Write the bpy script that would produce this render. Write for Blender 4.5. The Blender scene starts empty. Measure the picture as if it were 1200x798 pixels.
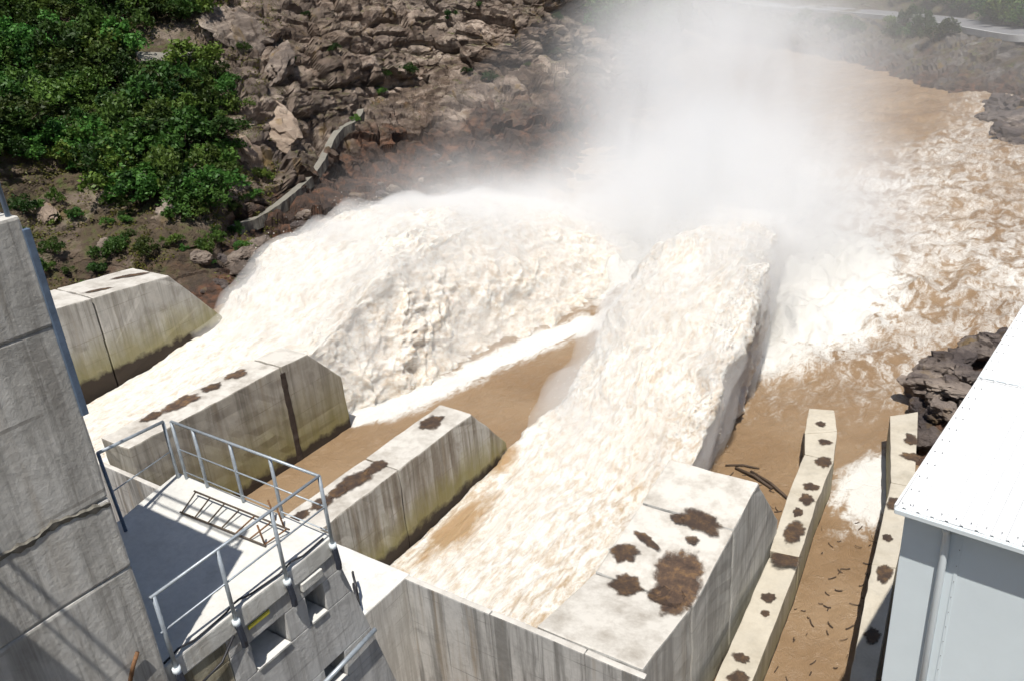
import bpy, bmesh, math, random
import numpy as np
from mathutils import Vector, Matrix
from mathutils.bvhtree import BVHTree

random.seed(7); rng = np.random.default_rng(7)
scene = bpy.context.scene
C = scene.collection

# ------------------------------------------------------------------ camera
H = 28.82            # eye height above the river
h = 22.0             # eye height above the pier tops
f_px, cx, cy = 992.0, 600.0, 399.0
def _ray(px, py): return np.array([px-cx, -(py-cy), -f_px])
_d = _ray(776, 2588); UP = -_d/np.linalg.norm(_d)
_fl = _ray(1335, -110); _fl -= UP*(_fl@UP); FL = _fl/np.linalg.norm(_fl)
CR = np.cross(FL, UP)
ROT = np.array([CR, FL, UP])
cam_data = bpy.data.cameras.new('camera')
cam_data.sensor_width = 36.0; cam_data.lens = 36.0*f_px/1200.0
cam_data.clip_start = 0.1; cam_data.clip_end = 5000
cam = bpy.data.objects.new('camera', cam_data); C.objects.link(cam)
M4 = Matrix([list(r)+[0] for r in ROT.tolist()]+[[0, 0, 0, 1]]); M4.translation = (0, 0, H)
cam.matrix_world = M4
scene.camera = cam
def wz(px, py, z):                       # point of the photograph at world height z
    r = ROT@_ray(px, py); return r*((z-H)/r[2])+np.array([0, 0, H])
def wx(px, py, x):
    r = ROT@_ray(px, py); return r*(x/r[0])+np.array([0, 0, H])
def wy(px, py, y):
    r = ROT@_ray(px, py); return r*(y/r[1])+np.array([0, 0, H])

# ------------------------------------------------------------------ light
SUN_EL, TRAVEL = math.radians(68), np.array([-0.46, 0.888])
world = bpy.data.worlds.new('World'); scene.world = world; world.use_nodes = True
wn = world.node_tree.nodes; wl = world.node_tree.links
sky = wn.new('ShaderNodeTexSky'); sky.sky_type = 'NISHITA'; sky.sun_disc = False
sky.sun_elevation = SUN_EL
sky.sun_rotation = math.atan2(-TRAVEL[0], -TRAVEL[1])
sky.air_density = 1.0; sky.dust_density = 1.2; sky.ozone_density = 1.0
wl.new(sky.outputs[0], wn['Background'].inputs[0]); wn['Background'].inputs[1].default_value = 0.055
sd = bpy.data.lights.new('sun', 'SUN'); sd.energy = 4.2; sd.angle = math.radians(0.53); sd.color = (1.0, 0.96, 0.89)
sun = bpy.data.objects.new('sun', sd); C.objects.link(sun)
tv = Vector((TRAVEL[0]*math.cos(SUN_EL), TRAVEL[1]*math.cos(SUN_EL), -math.sin(SUN_EL)))
sun.rotation_euler = tv.to_track_quat('-Z', 'Y').to_euler(); sun.location = (20, -30, 90)
vs = scene.view_settings
vs.view_transform = 'Standard'; vs.look = 'None'; vs.gamma = 1.0; vs.exposure = 0.32; vs.use_curve_mapping = False
scene.cycles.max_bounces = 8; scene.cycles.diffuse_bounces = 2; scene.cycles.glossy_bounces = 2
scene.cycles.transmission_bounces = 2; scene.cycles.volume_bounces = 6; scene.cycles.transparent_max_bounces = 8
scene.cycles.volume_step_rate = 0.25; scene.cycles.volume_max_steps = 56
scene.cycles.use_denoising = True; scene.cycles.use_adaptive_sampling = True; scene.cycles.adaptive_threshold = .035; scene.cycles.adaptive_min_samples = 16

# ------------------------------------------------------------------ noise
def _hash(ix, iy, iz, seed):
    n = (ix.astype(np.int64)*73856093) ^ (iy.astype(np.int64)*19349663) ^ (iz.astype(np.int64)*83492791) ^ (seed*2654435761)
    n = n & 0xffffffff
    n = ((n ^ (n >> 16))*0x45d9f3b) & 0xffffffff
    n = ((n ^ (n >> 16))*0x45d9f3b) & 0xffffffff
    return (n ^ (n >> 16)) & 0xffffffff
_G = rng.normal(size=(256, 3)); _G /= np.linalg.norm(_G, axis=1)[:, None]
def pnoise(p, seed=0):
    i = np.floor(p).astype(np.int64); f = p-i
    u = f*f*f*(f*(f*6-15)+10)
    r = 0
    for a in (0, 1):
        for b in (0, 1):
            for c in (0, 1):
                g = _G[_hash(i[:, 0]+a, i[:, 1]+b, i[:, 2]+c, seed) & 255]
                d = ((f-np.array([a, b, c]))*g).sum(1)
                r = r+d*(u[:, 0] if a else 1-u[:, 0])*(u[:, 1] if b else 1-u[:, 1])*(u[:, 2] if c else 1-u[:, 2])
    return r*1.6
def fbm(p, o=4, seed=0, gain=.5, lac=2.03):
    r = 0; a = 1.0
    for k in range(o):
        r = r+a*pnoise(p, seed+k*17); p = p*lac+3.7; a *= gain
    return r
def ridge(p, o=4, seed=0):
    r = 0; a = 1.0
    for k in range(o):
        r = r+a*(1-2*np.abs(pnoise(p, seed+k*17))); p = p*2.07+1.3; a *= .5
    return r
def cells(p, seed=0, tilt=.8):
    """faceted blocks: every cell gets its own offset and its own tilted plane"""
    i = np.floor(p).astype(np.int64)
    best = np.full(len(p), 1e9); val = np.zeros(len(p)); second = np.full(len(p), 1e9)
    for a in (-1, 0, 1):
        for b in (-1, 0, 1):
            for c in (-1, 0, 1):
                q = i+np.array([a, b, c]); hh = _hash(q[:, 0], q[:, 1], q[:, 2], seed)
                j = np.stack([(hh & 255)/255., ((hh >> 8) & 255)/255., ((hh >> 16) & 255)/255.], 1)
                dv = p-(q+j); d = (dv*dv).sum(1)
                v = ((hh >> 24) & 255)/255.*2-1+tilt*(dv*_G[(hh >> 5) & 255]).sum(1)
                m = d < best
                second = np.where(m, best, np.minimum(second, d))
                val = np.where(m, v, val); best = np.where(m, d, best)
    return val, np.sqrt(second)-np.sqrt(best)
def blocks(p, layer, width, seed):
    """broken courses: each block of a dipping layer sits in or out of the face"""
    al = p[:, 0]*.43+p[:, 1]*.9; ac = p[:, 0]*.9-p[:, 1]*.43
    zs = (p[:, 2]+.16*al+.5*layer*fbm(p*.07, 3, seed))/layer
    k = np.floor(zs); fz = zs-k; z0 = np.zeros(len(p), np.int64)
    a = al/width+(_hash(k.astype(np.int64), z0, z0, seed) & 255)/31.+.35*fbm(p*.16, 2, seed+1)
    j = np.floor(a); fa = a-j
    hh = _hash(k.astype(np.int64), j.astype(np.int64), np.floor(ac/(width*1.6)).astype(np.int64), seed+3)
    v = (hh & 255)/127.5-1+.5*(fa-.5)*(((hh >> 8) & 255)/127.5-1)+.5*(fz-.5)*(((hh >> 16) & 255)/127.5-1)
    e = np.minimum(np.minimum(fz, 1-fz)*layer, np.minimum(fa, 1-fa)*width)
    return v, e
def sst(a, b, x):
    t = np.clip((x-a)/(b-a), 0, 1); return t*t*(3-2*t)

# ------------------------------------------------------------------ object helpers
def new_mesh(name, verts, faces, mat=None, smooth=False):
    me = bpy.data.meshes.new(name)
    me.from_pydata([tuple(map(float, v)) for v in verts], [], [tuple(f) for f in faces])
    if mat: me.materials.append(mat)
    if smooth: me.polygons.foreach_set('use_smooth', [True]*len(me.polygons))
    me.update(); return me
def fast_mesh(name, V, Q, mat=None, smooth=False):
    V = np.asarray(V, np.float32); Q = np.asarray(Q, np.int32); k = Q.shape[1]
    me = bpy.data.meshes.new(name)
    me.vertices.add(len(V)); me.vertices.foreach_set('co', V.ravel())
    me.loops.add(Q.size); me.loops.foreach_set('vertex_index', Q.ravel())
    me.polygons.add(len(Q)); me.polygons.foreach_set('loop_start', np.arange(0, Q.size, k, dtype=np.int32))
    if mat: me.materials.append(mat)
    me.update(calc_edges=True); me.validate()
    me.polygons.foreach_set('use_smooth', np.full(len(me.polygons), smooth))
    return me
def attr(me, name, vals):
    a = me.attributes.new(name, 'FLOAT', 'POINT'); a.data.foreach_set('value', np.asarray(vals, np.float32))
def link(name, me, parent=None, label=None, cat=None, group=None, kind=None):
    o = bpy.data.objects.new(name, me); C.objects.link(o)
    if parent is not None: o.parent = parent
    return tag(o, label, cat, group, kind)
def tag(o, label=None, cat=None, group=None, kind=None):
    if label: o['label'] = label
    if cat: o['category'] = cat
    if group: o['group'] = group
    if kind: o['kind'] = kind
    return o
def thing(name, loc, label, cat, group=None):
    o = bpy.data.objects.new(name, None); C.objects.link(o); o.location = loc; o.empty_display_size = .3
    return tag(o, label, cat, group)
def part(name, me, root):
    """mesh in world coordinates, becomes a child of root"""
    o = bpy.data.objects.new(name, me); C.objects.link(o); o.parent = root
    base = root; off = Vector((0, 0, 0))
    while base is not None:
        off += base.location; base = base.parent
    me.transform(Matrix.Translation(-off)); return o
def from_bm(name, bm, mat, smooth=False):
    me = bpy.data.meshes.new(name); bmesh.ops.recalc_face_normals(bm, faces=bm.faces); bm.to_mesh(me); bm.free()
    me.materials.append(mat)
    if smooth:
        me.polygons.foreach_set('use_smooth', [True]*len(me.polygons))
    return me
def prism(prof, x0, x1, mat, bev=.07, axis='x', name='wall'):
    """closed profile of (a, b) points pulled from x0 to x1; axis x: (y,z), axis z: (x,y), axis y: (x,z)"""
    bm = bmesh.new()
    def P(t, a, b): return {'x': (t, a, b), 'z': (a, b, t), 'y': (a, t, b)}[axis]
    va = [bm.verts.new(P(x0, a, b)) for a, b in prof]; vb = [bm.verts.new(P(x1, a, b)) for a, b in prof]
    bm.faces.new(va); bm.faces.new(vb[::-1]); n = len(prof)
    for i in range(n): bm.faces.new((va[i], va[(i+1) % n], vb[(i+1) % n], vb[i]))
    bmesh.ops.recalc_face_normals(bm, faces=bm.faces)
    if bev: bmesh.ops.bevel(bm, geom=list(bm.edges), offset=bev, segments=2, profile=.6, affect='EDGES')
    return from_bm(name, bm, mat)
def chipped(me, step=.5, amp=.03, seed=3):
    """cut the faces small and push the points about so edges are not ruler straight"""
    bm = bmesh.new(); bm.from_mesh(me)
    for _ in range(4):
        ed = [e for e in bm.edges if e.calc_length() > step*1.5]
        if not ed: break
        bmesh.ops.subdivide_edges(bm, edges=ed, cuts=1, use_grid_fill=True)
    bmesh.ops.triangulate(bm, faces=[f for f in bm.faces if len(f.verts) > 4])
    co = np.array([v.co[:] for v in bm.verts])
    n = np.stack([fbm(co*1.7+k*31, 3, seed+k) for k in range(3)], 1)*amp
    for v, d in zip(bm.verts, n): v.co += Vector(d)
    bm.to_mesh(me); bm.free(); return me
def tube_geo(pts, r, seg=8):
    pts = [np.array(p, float) for p in pts]; V = []; F = []
    for i, p in enumerate(pts):
        t = (pts[min(i+1, len(pts)-1)]-pts[max(i-1, 0)]); t /= np.linalg.norm(t)
        a = np.cross(t, [0, 0, 1.]) if abs(t[2]) < .95 else np.cross(t, [1., 0, 0])
        a /= np.linalg.norm(a); b = np.cross(t, a)
        for k in range(seg):
            an = 2*math.pi*k/seg; V.append(p+r*(math.cos(an)*a+math.sin(an)*b))
    for i in range(len(pts)-1):
        for k in range(seg): F.append((i*seg+k, i*seg+(k+1) % seg, (i+1)*seg+(k+1) % seg, (i+1)*seg+k))
    F.append(tuple(range(seg))[::-1]); F.append(tuple(range((len(pts)-1)*seg, len(pts)*seg)))
    return V, F
def tube(name, pts, r, mat, seg=8): return new_mesh(name, *tube_geo(pts, r, seg), mat, True)
def box(name, lo, hi, mat, bev=.01):
    return prism([(lo[1], lo[2]), (hi[1], lo[2]), (hi[1], hi[2]), (lo[1], hi[2])], lo[0], hi[0], mat, bev, 'x', name)
def grid_quads(nu, nv):
    a = np.arange((nu-1)*(nv-1)); i = a//(nv-1)*nv+a % (nv-1)
    return np.stack([i, i+1, i+nv+1, i+nv], 1)

# ------------------------------------------------------------------ materials
def mat(name):
    m = bpy.data.materials.new(name); m.use_nodes = True
    nt = m.node_tree; return m, nt, nt.nodes['Principled BSDF']
def N(nt, t, **kw):
    n = nt.nodes.new('ShaderNode'+t)
    for k, v in kw.items():
        if k in n.inputs: n.inputs[k].default_value = v
        else: setattr(n, k, v)
    return n
def L(nt, a, b): nt.links.new(a, b)
def coords(nt, scale=(1, 1, 1), rot=(0, 0, 0), kind='Object'):
    tc = N(nt, 'TexCoord'); mp = N(nt, 'Mapping'); mp.inputs['Scale'].default_value = scale; mp.inputs['Rotation'].default_value = rot
    L(nt, tc.outputs[kind], mp.inputs[0]); return mp.outputs[0]
def wcoords(nt, scale=(1, 1, 1), rot=(0, 0, 0)):
    g = N(nt, 'NewGeometry'); mp = N(nt, 'Mapping'); mp.inputs['Scale'].default_value = scale; mp.inputs['Rotation'].default_value = rot
    L(nt, g.outputs['Position'], mp.inputs[0]); return mp.outputs[0]
def noise(nt, vec, scale, detail=5, rough=.55, dist=0.0):
    n = N(nt, 'TexNoise'); n.inputs['Scale'].default_value = scale; n.inputs['Detail'].default_value = detail
    n.inputs['Roughness'].default_value = rough; n.inputs['Distortion'].default_value = dist
    L(nt, vec, n.inputs['Vector']); return n.outputs[0]
def ramp(nt, fac, stops, interp='LINEAR'):
    r = N(nt, 'ValToRGB'); r.color_ramp.interpolation = interp
    e = r.color_ramp.elements
    while len(e) < len(stops): e.new(.5)
    for k, (p, c) in enumerate(stops):
        e[k].position = p; e[k].color = (*c, 1) if len(c) == 3 else c
    L(nt, fac, r.inputs[0]); return r.outputs[0]
def gray(a, b): return [(a, (0, 0, 0)), (b, (1, 1, 1))]
def mix(nt, fac, a, b, mode='MIX'):
    m = N(nt, 'Mix', data_type='RGBA', blend_type=mode)
    for sock, v in ((m.inputs[0], fac), (m.inputs[6], a), (m.inputs[7], b)):
        if isinstance(v, (int, float)): sock.default_value = v
        elif isinstance(v, tuple): sock.default_value = (*v, 1)
        else: L(nt, v, sock)
    return m.outputs[2]
def math_(nt, op, a, b=None, clamp=False):
    m = N(nt, 'Math', operation=op); m.use_clamp = clamp
    for s, v in ((m.inputs[0], a), (m.inputs[1], b)):
        if v is None: continue
        if isinstance(v, (int, float)): s.default_value = v
        else: L(nt, v, s)
    return m.outputs[0]
def bump(nt, bs, height, strength=.4, dist=.05):
    b = N(nt, 'Bump'); b.inputs['Strength'].default_value = strength; b.inputs['Distance'].default_value = dist
    L(nt, height, b.inputs['Height']); L(nt, b.outputs[0], bs.inputs['Normal'])
def z_of(nt):
    g = N(nt, 'NewGeometry'); s = N(nt, 'SeparateXYZ'); L(nt, g.outputs['Position'], s.inputs[0]); return s.outputs[2]
def nz_of(nt):
    g = N(nt, 'NewGeometry'); s = N(nt, 'SeparateXYZ'); L(nt, g.outputs['Normal'], s.inputs[0]); return s.outputs[2]

def concrete(name, base=(.47, .455, .42), dark=(.20, .19, .17), streak=.6, algae=0.0, algae_z=(0, 1), sz=1.0, topwhite=0.0):
    m, nt, bs = mat(name)
    v = wcoords(nt)
    big = noise(nt, v, .35*sz, 6, .6)
    col = mix(nt, ramp(nt, big, gray(.35, .7)), base, tuple(c*.78 for c in base))
    st = noise(nt, wcoords(nt, (1.6*sz, 1.6*sz, .10*sz)), 1.0, 6, .65, .3)
    nz = nz_of(nt); side = ramp(nt, math_(nt, 'ABSOLUTE', nz), [(.3, (1, 1, 1)), (.75, (0, 0, 0))])
    sfac = math_(nt, 'MULTIPLY', math_(nt, 'MULTIPLY', ramp(nt, st, gray(.44, .60)), side), streak)
    col = mix(nt, sfac, col, dark)
    rust = noise(nt, wcoords(nt, (2.3*sz, 2.3*sz, .12*sz)), 1.0, 3, .6)
    col = mix(nt, math_(nt, 'MULTIPLY', math_(nt, 'MULTIPLY', ramp(nt, rust, gray(.58, .72)), side), .55*streak), col, (.24, .17, .09))
    fr_ = math_(nt, 'FRACT', math_(nt, 'MULTIPLY', math_(nt, 'ADD', z_of(nt), math_(nt, 'MULTIPLY', noise(nt, v, .6, 2), .06)), .8*max(.8, sz*.6)))
    ln_ = math_(nt, 'LESS_THAN', fr_, .035)
    ln_ = math_(nt, 'MULTIPLY', math_(nt, 'MULTIPLY', ln_, side), ramp(nt, noise(nt, v, .8*sz, 4, .6), gray(.40, .62)))
    col = mix(nt, math_(nt, 'MULTIPLY', ln_, .55), col, dark)
    drip = noise(nt, wcoords(nt, (4.5*sz, 4.5*sz, .16*sz)), 1.0, 4, .6)
    col = mix(nt, math_(nt, 'MULTIPLY', math_(nt, 'MULTIPLY', ramp(nt, drip, gray(.56, .66)), side), .75*streak), col, tuple(c*.7 for c in dark))
    grime = noise(nt, v, 1.7*sz, 7, .75, .4)
    col = mix(nt, math_(nt, 'MULTIPLY', ramp(nt, grime, gray(.52, .72)), .5*streak), col, tuple(c*.9 for c in dark))
    fine = noise(nt, v, 6*sz, 8, .7)
    col = mix(nt, ramp(nt, fine, [(.3, (.35,)*3), (.6, (0, 0, 0))]), col, tuple(c*.6 for c in base))
    blot = noise(nt, v, .9*sz, 4, .6, .6)
    col = mix(nt, math_(nt, 'MULTIPLY', ramp(nt, blot, gray(.56, .70)), .45*min(1, streak+.2)), col, dark)
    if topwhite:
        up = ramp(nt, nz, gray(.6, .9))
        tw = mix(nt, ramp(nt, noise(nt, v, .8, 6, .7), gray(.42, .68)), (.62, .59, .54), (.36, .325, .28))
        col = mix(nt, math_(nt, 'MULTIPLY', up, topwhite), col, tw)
    if algae:
        z = z_of(nt)
        zn = math_(nt, 'ADD', z, math_(nt, 'MULTIPLY', math_(nt, 'SUBTRACT', noise(nt, wcoords(nt, (1, 1, .35)), .9, 5, .7), .5), 3.4))
        al = N(nt, 'MapRange', clamp=True); L(nt, zn, al.inputs[0])
        al.inputs[1].default_value = algae_z[1]; al.inputs[2].default_value = algae_z[0]
        ac = mix(nt, noise(nt, v, 1.2, 3), (.20, .19, .055), (.30, .25, .10))
        col = mix(nt, math_(nt, 'MULTIPLY', math_(nt, 'MULTIPLY', al.outputs[0], side), algae), col, ac)
        wt = N(nt, 'MapRange', clamp=True)
        zw = math_(nt, 'ADD', z, math_(nt, 'MULTIPLY', math_(nt, 'SUBTRACT', noise(nt, v, 1.4, 4), .5), 1.0))
        L(nt, zw, wt.inputs[0]); wt.inputs[1].default_value = algae_z[0]-.15; wt.inputs[2].default_value = algae_z[0]-.5
        col = mix(nt, math_(nt, 'MULTIPLY', wt.outputs[0], side), col, (.045, .032, .022))
    L(nt, col, bs.inputs['Base Color']); bs.inputs['Roughness'].default_value = .88
    bump(nt, bs, math_(nt, 'ADD', fine, math_(nt, 'MULTIPLY', big, .6)), .35, .04)
    return m

M = {}
M['conA'] = concrete('pier_concrete_far', (.56, .53, .48), (.17, .15, .12), .6, .75, (5.6, 8.2), .8, .8)
M['conB1'] = concrete('pier_concrete_ochre', (.50, .465, .40), (.16, .14, .11), .6, .85, (1.0, 5.2), .8, .9)
M['conB2'] = concrete('pier_concrete_streaked', (.54, .51, .455), (.17, .13, .09), .85, .8, (3.3, 5.0), .9, .85)
M['conC'] = concrete('pier_concrete_pale', (.56, .55, .52), (.19, .18, .165), .6, .45, (.6, 2.6), .8, .95)
M['conD'] = concrete('training_wall_concrete', (.54, .48, .37), (.18, .16, .12), .5, .5, (.5, 2.0), 1.0, .3)
M['conW'] = concrete('dam_face_concrete', (.56, .55, .53), (.17, .165, .155), .9, 0, (0, 1), .9, .8)
M['conL'] = concrete('weathered_pier_concrete', (.66, .64, .60), (.16, .145, .125), .62, 0, (0, 1), 2.2)
M['conP'] = concrete('pale_slab_concrete', (.76, .75, .71), (.36, .34, .30), .5, 0, (0, 1), 2.0)
M['conN'] = concrete('block_concrete', (.64, .63, .61), (.24, .23, .22), .55, 0, (0, 1), 2.4)
M['conK'] = concrete('old_dark_concrete', (.24, .225, .19), (.07, .06, .05), .9, 0, (0, 1), 1.0)
M['conO'] = concrete('mossy_block_concrete', (.46, .42, .31), (.14, .11, .06), .8, 0, (0, 1), 2.4)

def simple(name, col, rough=.6, metal=0.0, var=.25, scale=3.0):
    m, nt, bs = mat(name)
    n = noise(nt, wcoords(nt), scale, 6, .65)
    c = mix(nt, ramp(nt, n, gray(.35, .7)), col, tuple(x*(1-var) for x in col))
    L(nt, c, bs.inputs['Base Color']); bs.inputs['Roughness'].default_value = rough; bs.inputs['Metallic'].default_value = metal
    bump(nt, bs, n, .15, .02); return m
M['galv'] = simple('galvanised_steel', (.42, .47, .52), .45, .35, .3, 14)
M['darksteel'] = simple('dark_bracket_steel', (.06, .07, .10), .55, .3, .4, 20)
M['bluesteel'] = simple('blue_grey_steel', (.16, .22, .32), .5, .3, .35, 12)
M['cable'] = simple('black_cable', (.03, .03, .035), .5, 0, .3, 20)
M['rust'] = simple('rusty_steel', (.22, .11, .05), .8, 0, .5, 18)
M['wood'] = simple('wet_driftwood', (.09, .06, .04), .75, 0, .5, 8)
M['yellow'] = simple('yellow_paint', (.55, .50, .06), .6, 0, .3, 9)
M['road'] = simple('road_asphalt', (.20, .20, .21), .85, 0, .2, .6)
M['roof'] = simple('white_roof_sheet', (.72, .73, .74), .42, 0, .05, .8)
M['clad'] = simple('pale_blue_cladding', (.78, .86, .90), .5, 0, .05, .7)
M['trim'] = simple('pale_trim', (.74, .80, .83), .4, 0, .06, 2)
M['screw'] = simple('screw_grey', (.20, .21, .22), .5, 0, .3, 20)

def mud(name, bright):
    m, nt, bs = mat(name)
    v = wcoords(nt)
    c = ramp(nt, noise(nt, v, 1.9, 8, .75), [(.30, (.030, .020, .017)), (.50, (.070*bright, .043*bright, .028*bright)), (.66, (.16*bright, .092*bright, .040*bright)), (.8, (.26*bright, .18*bright, .10*bright))])
    L(nt, c, bs.inputs['Base Color']); bs.inputs['Roughness'].default_value = .8
    bump(nt, bs, noise(nt, v, 5, 8, .75), .8, .08)
    at_ = N(nt, 'Attribute', attribute_name='rim')
    k = math_(nt, 'ADD', at_.outputs['Fac'], math_(nt, 'MULTIPLY', math_(nt, 'SUBTRACT', noise(nt, v, 1.6, 9, .78), .5), 1.9))
    al = math_(nt, 'MULTIPLY', ramp(nt, k, gray(.22, .66)), .93)
    tr = N(nt, 'BsdfTransparent'); mx = N(nt, 'MixShader')
    L(nt, al, mx.inputs[0]); L(nt, tr.outputs[0], mx.inputs[1]); L(nt, bs.outputs[0], mx.inputs[2]); L(nt, mx.outputs[0], nt.nodes['Material Output'].inputs[0])
    return m
M['mud'] = mud('mud_and_moss', 1.0); M['mud_orange'] = mud('ochre_mud', 1.5)
M['joint'] = simple('dark_joint', (.07, .05, .04), .85, 0, .5, 3)

def rock(name, light, mid, dark, soil=None, wetz=None):
    m, nt, bs = mat(name)
    v = wcoords(nt)
    vs_ = wcoords(nt, (.55, .55, 1.9), (math.radians(28), math.radians(-24), 0))
    n1 = noise(nt, v, .085, 6, .62, .8); n2 = noise(nt, vs_, .30, 8, .62, .6); n3 = noise(nt, v, 2.2, 8, .75)
    c = ramp(nt, n2, [(.30, dark), (.46, mid), (.60, light), (.75, tuple(min(1, x*1.18) for x in light))])
    c = mix(nt, ramp(nt, n1, gray(.42, .66)), c, mix(nt, n2, dark, mid))
    c = mix(nt, ramp(nt, n3, [(.30, (.7,)*3), (.45, (0, 0, 0))]), c, dark)
    hue = noise(nt, v, .045, 3, .5)
    c = mix(nt, ramp(nt, hue, gray(.45, .62)), c, mix(nt, .25, c, (.24, .21, .19)))
    st = noise(nt, wcoords(nt, (.8, .8, .07)), 1.0, 5, .6)
    c = mix(nt, math_(nt, 'MULTIPLY', ramp(nt, st, gray(.55, .68)), .7), c, (.055, .035, .022))
    oc = noise(nt, wcoords(nt, (.5, .5, .10)), 1.0, 3, .5)
    c = mix(nt, math_(nt, 'MULTIPLY', ramp(nt, oc, gray(.62, .72)), .6), c, (.20, .125, .03))
    if soil:
        a = N(nt, 'Attribute', attribute_name='veg')
        sn = noise(nt, v, .7, 8, .7)
        sc = ramp(nt, sn, [(.3, (.028, .020, .012)), (.5, (.085, .060, .035)), (.62, (.075, .085, .022)), (.75, (.06, .10, .02))])
        nz = nz_of(nt)
        flat = ramp(nt, nz, gray(.62, .86))
        k = math_(nt, 'MAXIMUM', a.outputs['Fac'], math_(nt, 'MULTIPLY', flat, ramp(nt, noise(nt, v, .22, 4), gray(.42, .55))))
        c = mix(nt, k, c, sc)
        wa = N(nt, 'Attribute', attribute_name='wet')
        wc = ramp(nt, noise(nt, v, .45, 7, .7, .5), [(.32, (.018, .013, .012)), (.50, (.060, .036, .025)), (.64, (.15, .07, .038)), (.8, (.25, .17, .12))])
        c = mix(nt, wa.outputs['Fac'], c, wc)
        bs.inputs['Roughness'].default_value = .85
    L(nt, c, bs.inputs['Base Color']); bs.inputs['Roughness'].default_value = .85
    bump(nt, bs, math_(nt, 'ADD', n3, n2), .9, .35); return m
M['rock'] = rock('hill_rock', (.45, .36, .29), (.165, .115, .083), (.030, .021, .017), True)
M['grey_rock'] = rock('river_bank_rubble', (.20, .185, .175), (.105, .092, .086), (.04, .036, .034), True)
M['boulder'] = rock('boulder_stone', (.40, .33, .27), (.19, .145, .115), (.05, .04, .035))
M['dark_boulder'] = rock('dark_boulder_stone', (.33, .27, .225), (.10, .078, .072), (.03, .024, .026))
M['tan_rock'] = rock('tan_slab_stone', (.55, .44, .34), (.40, .30, .22), (.16, .11, .08))

def leafmat(name, c0, c1):
    m, nt, bs = mat(name)
    oi = N(nt, 'ObjectInfo'); n = noise(nt, wcoords(nt), 1.1, 4, .6)
    c = mix(nt, ramp(nt, n, gray(.3, .7)), c0, c1)
    hs = N(nt, 'HueSaturation'); L(nt, c, hs.inputs['Color'])
    L(nt, math_(nt, 'ADD', math_(nt, 'MULTIPLY', math_(nt, 'POWER', oi.outputs['Random'], 1.6), 1.5), .5), hs.inputs['Value'])
    L(nt, math_(nt, 'ADD', math_(nt, 'MULTIPLY', math_(nt, 'FRACT', math_(nt, 'MULTIPLY', oi.outputs['Random'], 7.31)), .07), .45), hs.inputs['Hue'])
    L(nt, hs.outputs[0], bs.inputs['Base Color']); bs.inputs['Roughness'].default_value = .55
    bs.inputs['Specular IOR Level'].default_value = .3
    tr = N(nt, 'BsdfTranslucent'); L(nt, hs.outputs[0], tr.inputs[0])
    mx = N(nt, 'MixShader'); mx.inputs[0].default_value = .25
    L(nt, bs.outputs[0], mx.inputs[1]); L(nt, tr.outputs[0], mx.inputs[2]); L(nt, mx.outputs[0], nt.nodes['Material Output'].inputs[0])
    return m
M['leaf'] = leafmat('shrub_leaves', (.018, .055, .010), (.065, .135, .022))
M['grass'] = leafmat('grass_blades', (.07, .10, .018), (.15, .17, .035))
M['bark'] = simple('stem_bark', (.10, .075, .05), .9, 0, .4, 6)

def foam(name, spray=False):
    m, nt, bs = mat(name)
    v = wcoords(nt, (1, .45, 1))
    a = N(nt, 'Attribute', attribute_name='silt')
    n = noise(nt, v, 2.3, 9, .76, .4); n2 = noise(nt, wcoords(nt, (1.2, .28, 1.2)), .45, 6, .6, .3)
    k = math_(nt, 'MULTIPLY', ramp(nt, n, [(.38, (1, 1, 1)), (.58, (0, 0, 0))]), .85)
    k2 = math_(nt, 'MULTIPLY', ramp(nt, n2, [(.34, (1, 1, 1)), (.55, (0, 0, 0))]), .38)
    kk = math_(nt, 'MULTIPLY', math_(nt, 'MAXIMUM', k, k2), a.outputs['Fac'], True) if not spray else .15
    c = mix(nt, kk, (.77, .755, .715), (.44, .32, .195))
    if not spray:
        ca = N(nt, 'Attribute', attribute_name='calm')
        ck = math_(nt, 'ADD', ca.outputs['Fac'], math_(nt, 'MULTIPLY', math_(nt, 'SUBTRACT', noise(nt, wcoords(nt, (1, .4, 1)), 1.0, 7, .7, .5), .5), 1.5))
        c = mix(nt, ramp(nt, ck, gray(.35, .75)), c, (.40, .275, .155))
    L(nt, c, bs.inputs['Base Color']); bs.inputs['Roughness'].default_value = .55
    bs.inputs['Subsurface Weight'].default_value = 1.0 if not spray else 0.0; bs.inputs['Subsurface Radius'].default_value = (.5, .45, .4); bs.inputs['Subsurface Scale'].default_value = .6
    bump(nt, bs, noise(nt, wcoords(nt, (1, .6, 1)), 3.2, 8, .7), .7, .22); return m
def veil():
    m = bpy.data.materials.new('spray_veil'); m.use_nodes = True; nt = m.node_tree; nt.nodes.remove(nt.nodes['Principled BSDF'])
    pv = N(nt, 'VolumePrincipled'); pv.inputs['Color'].default_value = (.985, .985, .985, 1); pv.inputs['Density'].default_value = .27
    L(nt, pv.outputs[0], nt.nodes['Material Output'].inputs['Volume']); return m
M['veil'] = veil()
M['foam'] = foam('white_water'); M['spray'] = foam('spray_drops', True)

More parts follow.
